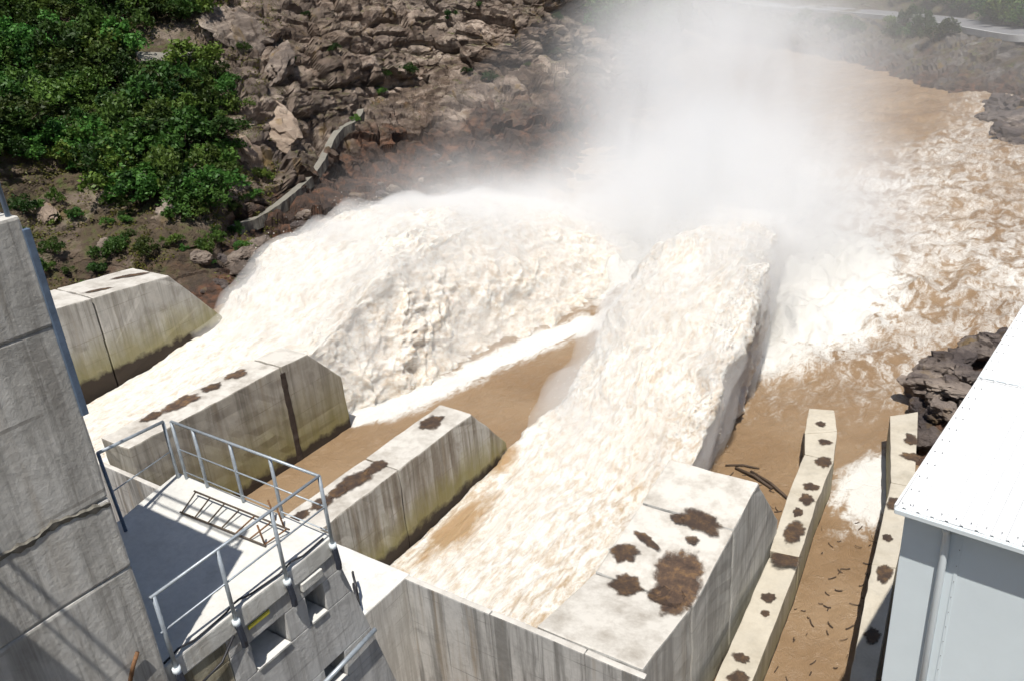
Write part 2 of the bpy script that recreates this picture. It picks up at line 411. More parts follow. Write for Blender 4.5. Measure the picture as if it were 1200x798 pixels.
def river_mat():
    m, nt, bs = mat('silty_river')
    a = N(nt, 'Attribute', attribute_name='foam')
    wv = wcoords(nt, (1, .55, 1), (0, 0, math.radians(25)))
    f1 = noise(nt, wv, .35, 10, .66, 1.6); f2 = noise(nt, wcoords(nt, (1, .8, 1)), 1.5, 9, .7, 1.2)
    lace = math_(nt, 'SUBTRACT', 1.0, math_(nt, 'MULTIPLY', math_(nt, 'ABSOLUTE', math_(nt, 'SUBTRACT', f1, .5)), 9.0), True)
    lace2 = math_(nt, 'SUBTRACT', 1.0, math_(nt, 'MULTIPLY', math_(nt, 'ABSOLUTE', math_(nt, 'SUBTRACT', f2, .5)), 8.0), True)
    s = math_(nt, 'ADD', math_(nt, 'MULTIPLY', lace, .22), math_(nt, 'MULTIPLY', lace2, .22))
    s = math_(nt, 'ADD', s, math_(nt, 'MULTIPLY', math_(nt, 'SUBTRACT', f1, .5), 1.5))
    s = math_(nt, 'ADD', s, math_(nt, 'MULTIPLY', math_(nt, 'SUBTRACT', noise(nt, wcoords(nt, (1.6, .5, 1), (0, 0, math.radians(-14))), .9, 10, .75, .8), .5), 1.3))
    mr = N(nt, 'MapRange', clamp=True, interpolation_type='SMOOTHSTEP')
    L(nt, math_(nt, 'ADD', s, math_(nt, 'MULTIPLY', math_(nt, 'SUBTRACT', a.outputs['Fac'], .5), 1.7)), mr.inputs[0])
    mr.inputs[1].default_value = .12; mr.inputs[2].default_value = .78
    br = mix(nt, ramp(nt, noise(nt, wcoords(nt), .12, 5), gray(.35, .65)), (.24, .155, .085), (.315, .218, .132))
    c = mix(nt, mr.outputs[0], br, (.68, .665, .63))
    L(nt, c, bs.inputs['Base Color'])
    r = math_(nt, 'ADD', .28, math_(nt, 'MULTIPLY', mr.outputs[0], .4)); L(nt, r, bs.inputs['Roughness'])
    bs.inputs['Specular IOR Level'].default_value = .35
    bump(nt, bs, math_(nt, 'ADD', f2, f1), .6, .3); return m
M['river'] = river_mat()

def mist_mat():
    m = bpy.data.materials.new('spray_mist'); m.use_nodes = True; nt = m.node_tree
    nt.nodes.remove(nt.nodes['Principled BSDF'])
    pv = N(nt, 'VolumePrincipled'); pv.inputs['Color'].default_value = (.985, .988, .995, 1); pv.inputs['Anisotropy'].default_value = -.2
    g = N(nt, 'NewGeometry'); P = g.outputs['Position']
    nz = noise(nt, wcoords(nt, (1.15, 1.0, .5), (math.radians(12), math.radians(18), 0)), .13, 4, .64, .7)
    wisp = ramp(nt, nz, [(.36, (0, 0, 0)), (.64, (1, 1, 1))])
    tot = None
    for (c, r, dens) in MIST:
        sub = N(nt, 'VectorMath', operation='SUBTRACT'); L(nt, P, sub.inputs[0]); sub.inputs[1].default_value = c
        dv = N(nt, 'VectorMath', operation='DIVIDE'); L(nt, sub.outputs[0], dv.inputs[0]); dv.inputs[1].default_value = r
        ln = N(nt, 'VectorMath', operation='LENGTH'); L(nt, dv.outputs[0], ln.inputs[0])
        dd = math_(nt, 'ADD', ln.outputs[1], math_(nt, 'MULTIPLY', math_(nt, 'SUBTRACT', nz, .5), .9))
        mr = N(nt, 'MapRange', clamp=True, interpolation_type='SMOOTHSTEP'); L(nt, dd, mr.inputs[0])
        mr.inputs[1].default_value = 1.0; mr.inputs[2].default_value = .15; mr.inputs[3].default_value = 0; mr.inputs[4].default_value = dens
        tot = mr.outputs[0] if tot is None else math_(nt, 'ADD', tot, mr.outputs[0])
    L(nt, math_(nt, 'MULTIPLY', tot, math_(nt, 'ADD', math_(nt, 'MULTIPLY', wisp, .9), .1)), pv.inputs['Density'])
    L(nt, pv.outputs[0], nt.nodes['Material Output'].inputs['Volume'])
    return m

# ------------------------------------------------------------------ terrain
def catmull(P, n):
    P = np.asarray(P, float); Q = np.vstack([2*P[0]-P[1], P, 2*P[-1]-P[-2]])
    seg = len(P)-1; t = np.linspace(0, seg-1e-6, n); i = t.astype(int); f = (t-i)[:, None]
    a, b, c, d = Q[i], Q[i+1], Q[i+2], Q[i+3]
    return .5*(2*b+(c-a)*f+(2*a-5*b+4*c-d)*f**2+(3*b-a-3*c+d)*f**3), t
def bank(name, toe, profs, nu, nv, side, mat_, vegf, rockamp, label, seed):
    T, t = catmull(toe, nu)
    tan = np.gradient(T, axis=0); k = 41
    pad = np.pad(tan, ((k//2, k//2), (0, 0)), 'edge')
    tan = np.stack([np.convolve(pad[:, j], np.ones(k)/k, 'valid') for j in (0, 1)], 1)
    tan /= np.linalg.norm(tan, axis=1)[:, None]
    nrm = np.stack([-tan[:, 1], tan[:, 0]], 1)*side
    keys = sorted(profs); L_ = len(profs[keys[0]])
    arr = np.array([profs[k2] for k2 in keys], float)            # keys x L x 2
    pr = np.stack([[np.interp(t, keys, arr[:, i, j]) for i in range(L_)] for j in (0, 1)], -1)   # L x nu x 2
    seglen = np.linalg.norm(np.diff(arr.mean(0), axis=0), axis=1); cum = np.concatenate([[0], np.cumsum(np.minimum(seglen, 22))]); cum /= cum[-1]
    vv = np.linspace(0, 1, nv)
    d = np.stack([np.interp(vv, cum, pr[:, i, 0]) for i in range(nu)]); z = np.stack([np.interp(vv, cum, pr[:, i, 1]) for i in range(nu)])
    X = T[:, None, 0]+nrm[:, None, 0]*d; Y = T[:, None, 1]+nrm[:, None, 1]*d
    P = np.stack([X, Y, z], -1)
    du = np.gradient(P, axis=0); dv = np.gradient(P, axis=1); n = np.cross(du, dv); n /= np.linalg.norm(n, axis=-1)[..., None]+1e-9
    if n[..., 2].mean() < 0: n = -n
    p = P.reshape(-1, 3); n = n.reshape(-1, 3)
    U = np.repeat(t, nv); D = d.ravel()
    veg = vegf(U, D, p)
    ra = rockamp(U, D, p)
    ang = math.radians(32); s1 = np.array([[1, 0, 0], [0, math.cos(ang), -math.sin(ang)], [0, math.sin(ang), math.cos(ang)]])
    q = p@s1.T
    q = q+fbm(p*.15, 2, seed+5)[:, None]*1.2
    c1, e1 = cells(q/np.array([9, 9, 4.]), seed, .9); c2, e2 = cells(q/np.array([3.6, 3.6, 1.5]), seed+1, .9); c3, e3 = cells(q/np.array([1.5, 1.5, .7]), seed+2, .8)
    disp = 1.5*c1+.75*c2+.28*c3-.35*np.exp(-(e2/.08)**2)-.5*np.exp(-(e1/.06)**2)+.8*fbm(p*.12, 4, seed+9)
    soft = 1.4*fbm(p*.09, 5, seed+11)+.35*fbm(p*.5, 4, seed+12)
    dd = ra*disp+(1-ra)*soft
    dd *= sst(-4, 2.5, D)
    p2 = p+n*dd[:, None]
    me = fast_mesh(name, p2, grid_quads(nu, nv), mat_)
    attr(me, 'veg', veg)
    wet = np.clip(1-(p2[:, 2]-.8)/3.2+.8*fbm(p*.3, 3, seed+20), 0, 1)
    attr(me, 'wet', wet)
    o = link(name, me, None, label, None, None, 'structure')
    return o, BVHTree.FromPolygons([Vector(x) for x in p2.tolist()], grid_quads(nu, nv).tolist())

def W3(px, py, z): return tuple(wz(px, py, z))
def WD(px, py, dist):
    r = ROT@_ray(px, py); return tuple(r*(dist/math.hypot(r[0], r[1]))+np.array([0, 0, H]))
guide = [
 [(-64, -40, 0), (-62, 0, 0), (-68, 32, 0), W3(250, 366, 0), W3(320, 325, 0), W3(410, 282, 0), W3(510, 262, 0), W3(625, 248, 0), W3(735, 200, 0), W3(800, 128, 0), (-98, 225, 0), (-110, 268, 0), (-175, 350, 0)],
 [(-68, -40, 2.5), (-67, 2, 2.5), W3(45, 345, 2.2), W3(225, 322, 2), W3(290, 268, 2), W3(385, 214, 2.6), W3(475, 186, 2.8), W3(590, 174, 2.8), W3(690, 150, 2.4), W3(745, 100, 2.0), (-104, 228, 2.5), (-116, 272, 2.5), (-180, 352, 2.5)],
 [(-74, -40, 6), (-73, 5, 5.5), W3(48, 300, 4.6), W3(215, 285, 4.5), W3(290, 235, 4.5), W3(395, 165, 6.3), W3(480, 112, 9.4), W3(590, 98, 10), W3(690, 82, 9), W3(738, 74, 7.6), (-110, 231, 7), (-122, 276, 7), (-185, 355, 7)],
 [(-80, -40, 9), (-79, 9, 9), WD(45, 255, 103), WD(200, 240, 99), WD(290, 190, 113), WD(400, 135, 135), WD(485, 102, 151), WD(590, 89, 152), WD(690, 74, 172), WD(732, 67, 184), (-118, 235, 9), (-130, 280, 9), (-190, 358, 9)],
 [(-92, -40, 15), (-90, 16, 15), WD(40, 170, 116), WD(190, 160, 113), WD(290, 110, 125), WD(400, 75, 143), WD(490, 50, 157), WD(595, 42, 158), WD(690, 34, 179), WD(732, 34, 192), (-142, 228, 15), (-170, 293, 15), (-205, 365, 15)],
 [(-125, -40, 28), (-122, 32, 27), WD(30, 30, 141), WD(180, 25, 138), WD(290, 5, 146), WD(400, -15, 160), WD(490, -25, 169), WD(595, -28, 172), WD(690, -24, 192), WD(732, -12, 206), (-175, 250, 30), (-200, 305, 30), (-235, 375, 30)]]
guide.insert(0, [(x+9, y-5, -2.5) for x, y, z in guide[0]])
guide.append([(x-60, y+15, z+28) for x, y, z in guide[-1]]); guide.append([(x-220, y+40, z+70) for x, y, z in guide[-1]])
def loft(name, guide, nu, nvs, mat_, vegf, rockf, label, seed):
    rows = [catmull(g, nu)[0] for g in guide]; t = catmull(guide[0], nu)[1]
    P = []; V = []
    for k in range(len(rows)-1):
        for i in range(nvs[k]):
            f = i/nvs[k]; P.append(rows[k]*(1-f)+rows[k+1]*f); V.append(k+f)
    P = np.stack(P, 1); V = np.array(V)                        # nu x nv x 3
    nv = P.shape[1]
    du = np.gradient(P, axis=0); dv = np.gradient(P, axis=1); n = np.cross(du, dv)
    for _ in range(14):
        n[1:-1] = (n[:-2]+n[1:-1]*2+n[2:])/4; n[:, 1:-1] = (n[:, :-2]+n[:, 1:-1]*2+n[:, 2:])/4
    n /= np.linalg.norm(n, axis=-1)[..., None]+1e-9
    if n[..., 2].mean() < 0: n = -n
    p = P.reshape(-1, 3); n = n.reshape(-1, 3); U = np.repeat(t, nv); D = np.tile(V, nu)
    veg = vegf(U, D, p); ra = rockf(U, D, p)
    ang = math.radians(32); s1 = np.array([[1, 0, 0], [0, math.cos(ang), -math.sin(ang)], [0, math.sin(ang), math.cos(ang)]])
    q = p@s1.T+fbm(p*.15, 2, seed+5)[:, None]*.6
    c1, e1 = cells(q/np.array([11, 11, 6.5]), seed, 1.0); c2, e2 = cells(q/np.array([5., 5., 3.]), seed+1, 1.0); c3, e3 = cells(q/np.array([1.6, 1.6, .8]), seed+2, .8)
    b1, g1 = blocks(p, 5.2, 9.0, seed+40); b2, g2 = blocks(p, 2.0, 4.0, seed+41); b3, g3 = blocks(p, .8, 1.7, seed+42)
    disp = 1.25*b1+.62*b2+.22*b3+.7*c1+.30*c2-.7*np.exp(-(g1/.45)**2)-.4*np.exp(-(g2/.28)**2)+1.3*fbm(p*.06, 4, seed+9)+.18*fbm(p*.9, 3, seed+10)
    soft = 1.1*fbm(p*.09, 5, seed+11)+.35*fbm(p*.5, 4, seed+12)
    dd = (ra*disp+(1-ra)*soft)*sst(.1, 1.4, D)
    p2 = p+n*dd[:, None]
    me = fast_mesh(name, p2, grid_quads(nu, nv), mat_)
    attr(me, 'veg', veg)
    wet = np.clip(sst(3.05, 2.3, D+.35*fbm(p*.2, 3, seed+20))*(.35+.65*sst(3.2, 4.2, U)+sst(1.9, 1.4, D)), 0, 1)
    attr(me, 'wet', wet)
    o = link(name, me, None, label, None, None, 'structure')
    return o, BVHTree.FromPolygons([Vector(x) for x in p2.tolist()], grid_quads(nu, nv).tolist())
def vegL(U, D, p):
    n = fbm(p*.06, 3, 40)
    left = sst(4.1, 3.3, U+n*.8)*sst(1.6, 2.3, D)
    far = sst(9.3, 9.9, U+.4*n)*sst(1.2, 2, D)
    return np.clip(np.maximum(left, far)*(.55+.6*sst(-.2, .3, fbm(p*.17, 4, 41))), 0, 1)
def rampL(U, D, p):
    return np.clip(sst(3.1, 4.3, U)*(1-.5*sst(9.3, 10, U))+.22, 0, 1)*(1-.25*sst(2.2, 1.2, D))
left_bank, bvhL = loft('left_bank', guide, 900, [10, 70, 80, 30, 120, 120, 14, 6], M['rock'], vegL, rampL, 'steep left bank of brown rock and soil', 3)

toeR = [(30, -40), (22, 0), (8, 18), (2, 30), (-3.2, 42), (-5.5, 51), (-5, 59), (-2.5, 69), (4, 88), (8, 112), (5, 140), (-5, 163), (-16, 173.5), (-26, 179), (-38, 197), (-52, 219), (-78, 248), (-106, 275), (-140, 320), (-190, 380)]
PR0 = [(-5, -2), (0, .2), (4, 2.5), (8, 4), (12, 5), (19, 6), (28, 9), (60, 14), (300, 80)]
PR1 = [(-5, -2), (0, .2), (5, 3.6), (11, 6.8), (14, 8.0), (22, 8.1), (28, 11), (70, 32), (300, 110)]
def vegR(U, D, p):
    n = fbm(p*.09, 3, 60)
    return np.clip(sst(22, 27, D)+sst(.1, .3, n)*.9*sst(4, 8, D)*sst(11, 12, U), 0, 1)
def rampR(U, D, p): return np.clip(.25*sst(24, 16, D)+.1-.3*sst(12.5, 14, D)*sst(24, 21, D), 0.0, 1)
right_bank, bvhR = bank('right_bank', toeR, {0: PR0, 9: PR0, 11: PR1, 19: PR1}, 520, 170, -1, M['grey_rock'], vegR, rampR, 'grey rubble right bank below the road', 9)

def drop(px, py, bvh=bvhL):
    r = Vector((ROT@_ray(px, py)).tolist()).normalized()
    loc, n, i, dist = bvh.ray_cast(Vector((0, 0, H)), r)
    return loc, n

# base ground sheet under everything
gm = simple('valley_ground', (.12, .10, .06), .95, 0, .4, .05)
link('ground', new_mesh('ground', [(-1500, -600, -3), (1500, -600, -3), (1500, 2500, -3), (-1500, 2500, -3)], [(0, 1, 2, 3)], gm), kind='structure')

# ------------------------------------------------------------------ river
def build_river():
    nx, ny = 420, 620
    yy = 12+np.cumsum(np.linspace(.22, 1.15, ny)); yy = 12+(yy-yy[0])/(yy[-1]-yy[0])*420
    s = np.linspace(0, 1, nx)
    X = np.stack([np.linspace(-72-.35*max(0, y-30), 14, nx) for y in yy]); Y = np.repeat(yy[:, None], nx, 1)
    p = np.stack([X.ravel(), Y.ravel(), np.zeros(X.size)], 1)
    x, y = p[:, 0]/h, p[:, 1]/h
    # where the falling water churns the pool
    d1 = np.hypot((x+1.75)/.8, (y-3.7)/1.1); d2 = np.hypot((x+.98)/.62, (y-3.2)/.95)
    imp = np.maximum(sst(1.25, .35, d1), sst(1.25, .35, d2))
    down = sst(2.6, 3.6, y)*sst(9.5, 5.0, y)*sst(-2.6, -1.7, x)*sst(.5, .05, x-.02*y)*(.30+.14*sst(6.5, 4.0, y))
    mid = sst(1.6, 2.8, y)*.36*sst(-1.4, -.7, x)
    footx = np.interp(y, [1.5, 1.7, 2.0, 2.48, 2.7, 3.3], [-1.93, -1.80, -1.70, -1.57, -1.45, -1.3])
    near1 = np.exp(-((x-footx-.02)/.09)**2)*sst(1.5, 1.7, y)*sst(3.6, 3.0, y)*.95
    foot2 = np.interp(y, [1.5, 1.94, 2.5, 2.8, 3.2], [-.66, -.72, -.76, -.8, -.9])
    near2 = np.exp(-((x-foot2-.02)/.05)**2)*sst(2.2, 2.6, y)*sst(3.8, 3.3, y)*.6
    tail = np.exp(-(((p[:, 0]+7.0)/2.0)**2+((p[:, 1]-43.5)/4.5)**2))*.85
    chan = ((p[:, 0] > -9.4) & (p[:, 1] < 37)).astype(float)
    fo = np.clip(np.maximum.reduce([imp, down, mid, near1, near2, tail])+.10*fbm(p*.05, 3, 70)+.16, 0, 1)
    fo = fo*(1-chan)+chan*np.where(tail > .3, tail, -.25)
    gap = ((x > -1.8) & (x < -1.2) & (y < 1.55)).astype(float); fo = fo*(1-gap)
    farq = sst(8.5, 10.5, y); fo = np.where(farq > 0, fo*(1-farq)+.2*farq, fo)
    amp = .17+.5*sst(2.2, 3.4, y)*sst(11, 7, y)+.9*imp
    amp = amp*(1-.85*np.maximum(chan, gap))
    q = p*np.array([1, .75, 1])
    zz = amp*(.55*ridge(q*.16, 4, 80)-.3+.5*fbm(q*.55, 4, 81))+.06*fbm(q*1.6, 3, 82)*(1-.8*np.maximum(chan, gap))
    zz += .8*sst(2.4, 3.4, y)*sst(12, 8, y)*(1-chan)*ridge(p*np.array([.05, .11, 1])+.4*fbm(p*.03, 2, 85)[:, None], 3, 84)*.5
    zz += 1.3*imp*np.clip(fbm(q*.22, 4, 83)+.3, 0, 2)
    p[:, 2] = zz
    me = fast_mesh('river', p, grid_quads(ny, nx), M['river'], True); attr(me, 'foam', fo)
    if me.polygons[0].normal.z < 0: me.flip_normals()
    link('river', me, None, 'silty brown river streaked with white foam', None, None, 'structure')
build_river()

# ------------------------------------------------------------------ falling water
def jet(name, ys, keys, label, seed, siltbias, y_end, clump=0.0):
    """keys: columns xl, zl, xr, zr, foot_l, foot_r (in pier-height units) along ys"""
    nu, nt_, nsd = 560, 210, 90
    Y = np.linspace(ys[0], y_end, nu); K = {k: np.interp(Y, ys, v) for k, v in keys.items()}
    for k in K:
        kk = 9; K[k] = np.convolve(np.pad(K[k], kk//2, 'edge'), np.ones(kk)/kk, 'valid')
    rows = []
    a = np.linspace(0, 1, nt_); b = np.linspace(0, 1, nsd)
    for i in range(nu):
        xl, zl, xr, zr, fl, fr = (K[k][i] for k in ('xl', 'zl', 'xr', 'zr', 'fl', 'fr'))
        left = np.stack([fl+(xl-fl)*np.sin(b[:-1]*math.pi/2)**.7, -1.36+(zl+1.36)*b[:-1]], 1)
        crown = .035*np.sin(a*math.pi)*K['cr'][i]
        top = np.stack([xl+(xr-xl)*a, zl+(zr-zl)*a+crown], 1)
        right = np.stack([xr+(fr-xr)*(b[1:]**1.0), zr+(-1.36-zr)*b[1:]], 1)
        rows.append(np.vstack([left, top, right]))
    R = np.array(rows)*h; nv = R.shape[1]
    k = 13
    for j in (0, 1):     # round the section corners
        pad = np.pad(R[:, :, j], ((0, 0), (k//2, k//2)), 'edge'); R[:, :, j] = np.apply_along_axis(lambda r: np.convolve(r, np.ones(k)/k, 'valid'), 1, pad)
    P = np.stack([R[:, :, 0], np.repeat((Y*h)[:, None], nv, 1), R[:, :, 1]+H], -1)
    du = np.gradient(P, axis=0); dv = np.gradient(P, axis=1); n = np.cross(dv, du); n /= np.linalg.norm(n, axis=-1)[..., None]+1e-9
    if n[:, nv//2, 2].mean() < 0: n = -n
    p = P.reshape(-1, 3); n = n.reshape(-1, 3)
    grow = sst(ys[0]*h+1, 1.95*h, p[:, 1])
    st = p*np.array([1, .35, 1])
    warp = np.stack([fbm(p*.3+9*k, 2, seed+30+k) for k in range(3)], 1)*.9
    pw = p+warp*grow[:, None]
    sidew = np.tile(np.concatenate([np.ones(nsd-1), np.zeros(nt_), np.ones(nsd-1)]), nu)
    for _ in range(1): sidew = np.convolve(sidew, np.ones(41)/41, 'same')
    along = (.16+.10*grow)*fbm(pw*np.array([1.0, .13, 1.0]), 4, seed, .6)+.07*fbm(pw*np.array([3.2, .5, 3.2]), 3, seed+1, .6)
    along += grow*(.24*fbm(pw*np.array([.8, .25, .8]), 4, seed+6, .58))
    strands = .30*fbm(pw*np.array([1.0, .7, .16]), 4, seed+12, .6)+.14*fbm(pw*np.array([2.6, 1.8, .4]), 3, seed+14, .6)+clump*.42*fbm(pw*.55, 4, seed+6, .55)
    d = along*(1-sidew)+sidew*(.25+.75*grow)*strands
    d += grow*(.8*fbm(p*np.array([.20, .11, .20]), 3, seed+3)+.06*fbm(p*2.9, 3, seed+9, .62))
    inch = sst(1.62*h, 1.40*h, p[:, 1])
    edge = np.abs(np.repeat(np.linspace(-1, 1, nv)[None], nu, 0).ravel())
    d = d*(1-inch*.2)
    p2 = p+n*d[:, None]
    me = fast_mesh(name, p2, grid_quads(nu, nv), M['foam'], True)
    V = p2.reshape(nu, nv, 3)
    silt = np.clip(.75+siltbias(P.reshape(-1, 3)), 0, 1.6)
    attr(me, 'silt', silt)
    calm = np.zeros(len(p))
    for (px, py, z, rx, ry, k) in ((545, 612, 2.6, 1.3, 3.0, 1.0), (592, 540, 2.9, .7, 1.8, .8), (500, 650, 2.5, .7, 1.5, .7), (770, 600, 3.2, .8, 4, .35), (700, 680, 3.1, .7, 4, .3)):
        q = wz(px, py, z); calm = np.maximum(calm, k*np.exp(-((p[:, 0]-q[0])/rx)**2-((p[:, 1]-q[1])/ry)**2))
    attr(me, 'calm', calm)
    root = thing('water_jet', (float(P[0, nv//2, 0]), float(P[0, nv//2, 1]), float(P[0, nv//2, 2])), label, 'water jet')
    part('water_sheet', me, root)
    # veil of fine spray hanging round the jet
    su, sv_ = slice(None, None, 8), slice(None, None, 6)
    Pb = P[su, sv_]; nb = n.reshape(nu, nv, 3)[su, sv_]; gb = grow.reshape(nu, nv)[su, sv_]
    sb = sidew.reshape(nu, nv)[su, sv_]*(1-.6*clump)
    off = gb*(1-.55*sb)*(.95+1.0*fbm(Pb.reshape(-1, 3)*.33, 4, seed+50).reshape(gb.shape))
    Q_ = Pb+nb*np.clip(off, .0, 2.2)[..., None]; a_, b_ = Q_.shape[:2]
    sel_ = np.where(Pb[:, 0, 1] > 1.5*h)[0]; Q_ = Q_[sel_[0]:]; a_ = len(Q_)
    Q_[..., 2] = np.maximum(Q_[..., 2], -.35); Q_[:, 0, 2] = -.4; Q_[:, -1, 2] = -.4
    quads = grid_quads(a_, b_).tolist()
    caps = [tuple(range(b_)), tuple(range((a_-1)*b_, a_*b_))[::-1]]+[(i*b_, (i+1)*b_, (i+1)*b_+b_-1, i*b_+b_-1) for i in range(a_-1)]
    bmv = bmesh.new(); vv_ = [bmv.verts.new(c_) for c_ in Q_.reshape(-1, 3).tolist()]
    for f_ in quads+caps:
        try: bmv.faces.new([vv_[i_] for i_ in f_])
        except ValueError: pass
    o = part('spray_veil', from_bm('spray_veil', bmv, M['veil']), root); o['kind'] = 'stuff'
    # loose clots torn off the surface
    m = 3500
    w = sst(1.55*h, 1.85*h, p[:, 1])*(.04+sst(.16, .0, np.abs(edge-.42)))
    idx = rng.choice(len(p2), m, p=w/w.sum()); r = rng.exponential(.4, m)
    ctr = p2[idx]+n[idx]*r[:, None]+rng.normal(0, .16, (m, 3)); ctr[:, 2] = np.maximum(ctr[:, 2], .1)
    sz = rng.uniform(.012, .06, m)*np.exp(-r*.5)+.008
    octv = np.array([[1, 0, 0], [-1, 0, 0], [0, 1.6, 0], [0, -1.6, 0], [0, 0, 1], [0, 0, -1]], float)
    octf = np.array([[0, 2, 4], [2, 1, 4], [1, 3, 4], [3, 0, 4], [2, 0, 5], [1, 2, 5], [3, 1, 5], [0, 3, 5]])
    VV = (ctr[:, None]+octv[None]*sz[:, None, None]*rng.uniform(.6, 1.4, (m, 6, 1))).reshape(-1, 3)
    FF = (octf[None]+6*np.arange(m)[:, None, None]).reshape(-1, 3)
    o = part('spray_drops', fast_mesh('spray_drops', VV, FF, M['spray'], True), root); o['kind'] = 'stuff'
    return root
# far jet
ys = [.876, 1.14, 1.33, 1.61, 1.77, 2.04, 2.36, 2.7, 3.0, 3.4, 3.9]
jet('far_jet', ys, dict(
    xl=[-2.385, -2.385, -2.39, -2.43, -2.46, -2.49, -2.49, -2.48, -2.47, -2.45, -2.45],
    zl=[-1.13, -1.13, -1.12, -1.08, -1.02, -.93, -.91, -.96, -1.03, -1.18, -1.34],
    xr=[-1.90, -1.90, -1.90, -1.90, -1.92, -1.95, -1.97, -1.97, -1.95, -1.9, -1.85],
    zr=[-1.12, -1.11, -1.09, -1.07, -1.03, -.96, -.935, -.96, -1.03, -1.18, -1.34],
    fl=[-2.385, -2.385, -2.39, -2.44, -2.47, -2.5, -2.55, -2.6, -2.6, -2.6, -2.6],
    fr=[-1.90, -1.90, -1.90, -1.86, -1.80, -1.72, -1.63, -1.52, -1.47, -1.45, -1.45],
    cr=[.2, .3, .5, .7, .9, 1, 1, 1, 1, 1, 0]),
    'broad white water jet thrown from the far chute beside the hillside', 100, lambda p: .25*sst(-2.1*h, -1.8*h, p[:, 0])*sst(1.6*h, 1.9*h, p[:, 1])-.1, 3.9, 1.0)
ys2 = [.876, 1.06, 1.26, 1.50, 1.70, 1.85, 2.0, 2.15, 2.4, 2.8, 3.3, 3.8]
jet('near_jet', ys2, dict(
    xl=[-1.13, -1.13, -1.13, -1.12, -1.12, -1.12, -1.12, -1.11, -1.10, -1.10, -1.10, -1.10],
    zl=[-1.20, -1.20, -1.20, -1.19, -1.14, -1.08, -1.02, -.95, -.89, -.93, -1.10, -1.33],
    xr=[-.625, -.625, -.625, -.63, -.655, -.672, -.68, -.69, -.73, -.84, -.96, -1.0],
    zr=[-1.17, -1.17, -1.16, -1.15, -1.11, -1.04, -.97, -.92, -.90, -.94, -1.10, -1.33],
    fl=[-1.13, -1.13, -1.13, -1.10, -1.08, -1.05, -1.03, -1.02, -1.0, -1.0, -1.0, -1.0],
    fr=[-.625, -.625, -.625, -.665, -.715, -.73, -.745, -.76, -.785, -.86, -.98, -1.02],
    cr=[.1, .2, .3, .4, .6, .8, .9, 1, 1, 1, 1, 0]),
    'tall white water jet leaping from the near chute beside the pale pier', 140, lambda p: .35*sst(-.9*h, -.7*h, p[:, 0])*sst(2.1*h, 1.5*h, p[:, 1])+.25*sst(-1.0*h, -1.1*h, p[:, 0])*sst(1.6*h, 1.2*h, p[:, 1]), 3.8)

# ------------------------------------------------------------------ concrete piers
def Y(v): return v*h
def Z(v): return v*h+H
def blob(name, cx_, cy_, z, rx, ry, rot, seed, mat_=None, thick=.012):
    """thin crust of mud; the rim attribute falls off to the edge so the crust frays out"""
    V = []; F = []; rim = []
    c, s = math.cos(rot), math.sin(rot); n = 48; an = np.linspace(0, 2*math.pi, n, endpoint=False)
    pr = np.stack([np.cos(an), np.sin(an), np.full(n, seed*3.1)], 1)
    rr = np.clip(1.25+.40*fbm(pr*1.3, 3, seed)+.10*fbm(pr*4.5, 2, seed+1), .5, 2)
    lift = .004*(seed % 7)
    for sc_, dz, rm in ((1.0, .0, 0.0), (.82, thick*.7, .45), (.55, thick, .85)):
        for a, q in zip(an, rr):
            x, y = math.cos(a)*q*sc_*rx, math.sin(a)*q*sc_*ry
            X_, Y_ = cx_+x*c-y*s, cy_+x*s+y*c
            V.append((X_, Y_, (z(X_, Y_) if callable(z) else z)+dz+lift)); rim.append(rm)
    V.append((cx_, cy_, (z(cx_, cy_) if callable(z) else z)+thick+lift)); rim.append(1.0)
    for k in range(2):
        for i in range(n): F.append((k*n+i, k*n+(i+1) % n, (k+1)*n+(i+1) % n, (k+1)*n+i))
    for i in range(n): F.append((2*n+i, 2*n+(i+1) % n, 3*n))
    me = new_mesh(name, V, F, mat_ or M['mud']); attr(me, 'rim', rim); return me
def stain(root, px, py, z, rx, ry, rot, seed, mat_=None):
    zz = z if not callable(z) else None
    p = wz(px, py, zz if zz is not None else z(0, 0))
    if zz is None:
        for _ in range(6): p = wz(px, py, z(p[0], p[1]))
    return part('mud_patch', blob('mud_patch', p[0], p[1], z, rx, ry, rot, seed, mat_), root)

def pier(name, secs, x0, x1, m, label, seed):
    """secs: profile sections (y,z) left to right, each a part with its own joint gap"""
    ya = secs[0][0][0]
    root = thing(name, ((x0+x1)/2, ya, -2.5), label, 'pier')
    for k, prof in enumerate(secs):
        me = chipped(prism(prof, x0, x1, m, .09, 'x', 'wall_section'), .7, .045, seed+k)
        part('wall_section', me, root)
    return root
bot = -2.5
yj = Y(1.22)
# far pier A
zA0, zA1 = Z(-.80), Z(-.855)
A = pier('chute_wall', [[(Y(.8), bot), (Y(1.235), bot), (Y(1.235), Z(-.835)), (Y(.8), Z(-.80))],
     [(Y(1.24), bot), (Y(1.66), bot), (Y(1.66), Z(-1.06)), (Y(1.50), zA1), (Y(1.24), Z(-.835))]], Y(-2.60), Y(-2.40), M['conA'],
     'far pale concrete chute wall against the hillside with sloped end', 11)
zfA = lambda x, y: Z(-.80)+(zA1-Z(-.80))*(y-Y(.8))/(Y(1.50)-Y(.8))+.03
stain(A, 155, 323, zfA, 1.2, .35, 1.2, 2); stain(A, 116, 340, zfA, .9, .25, 1.2, 3)
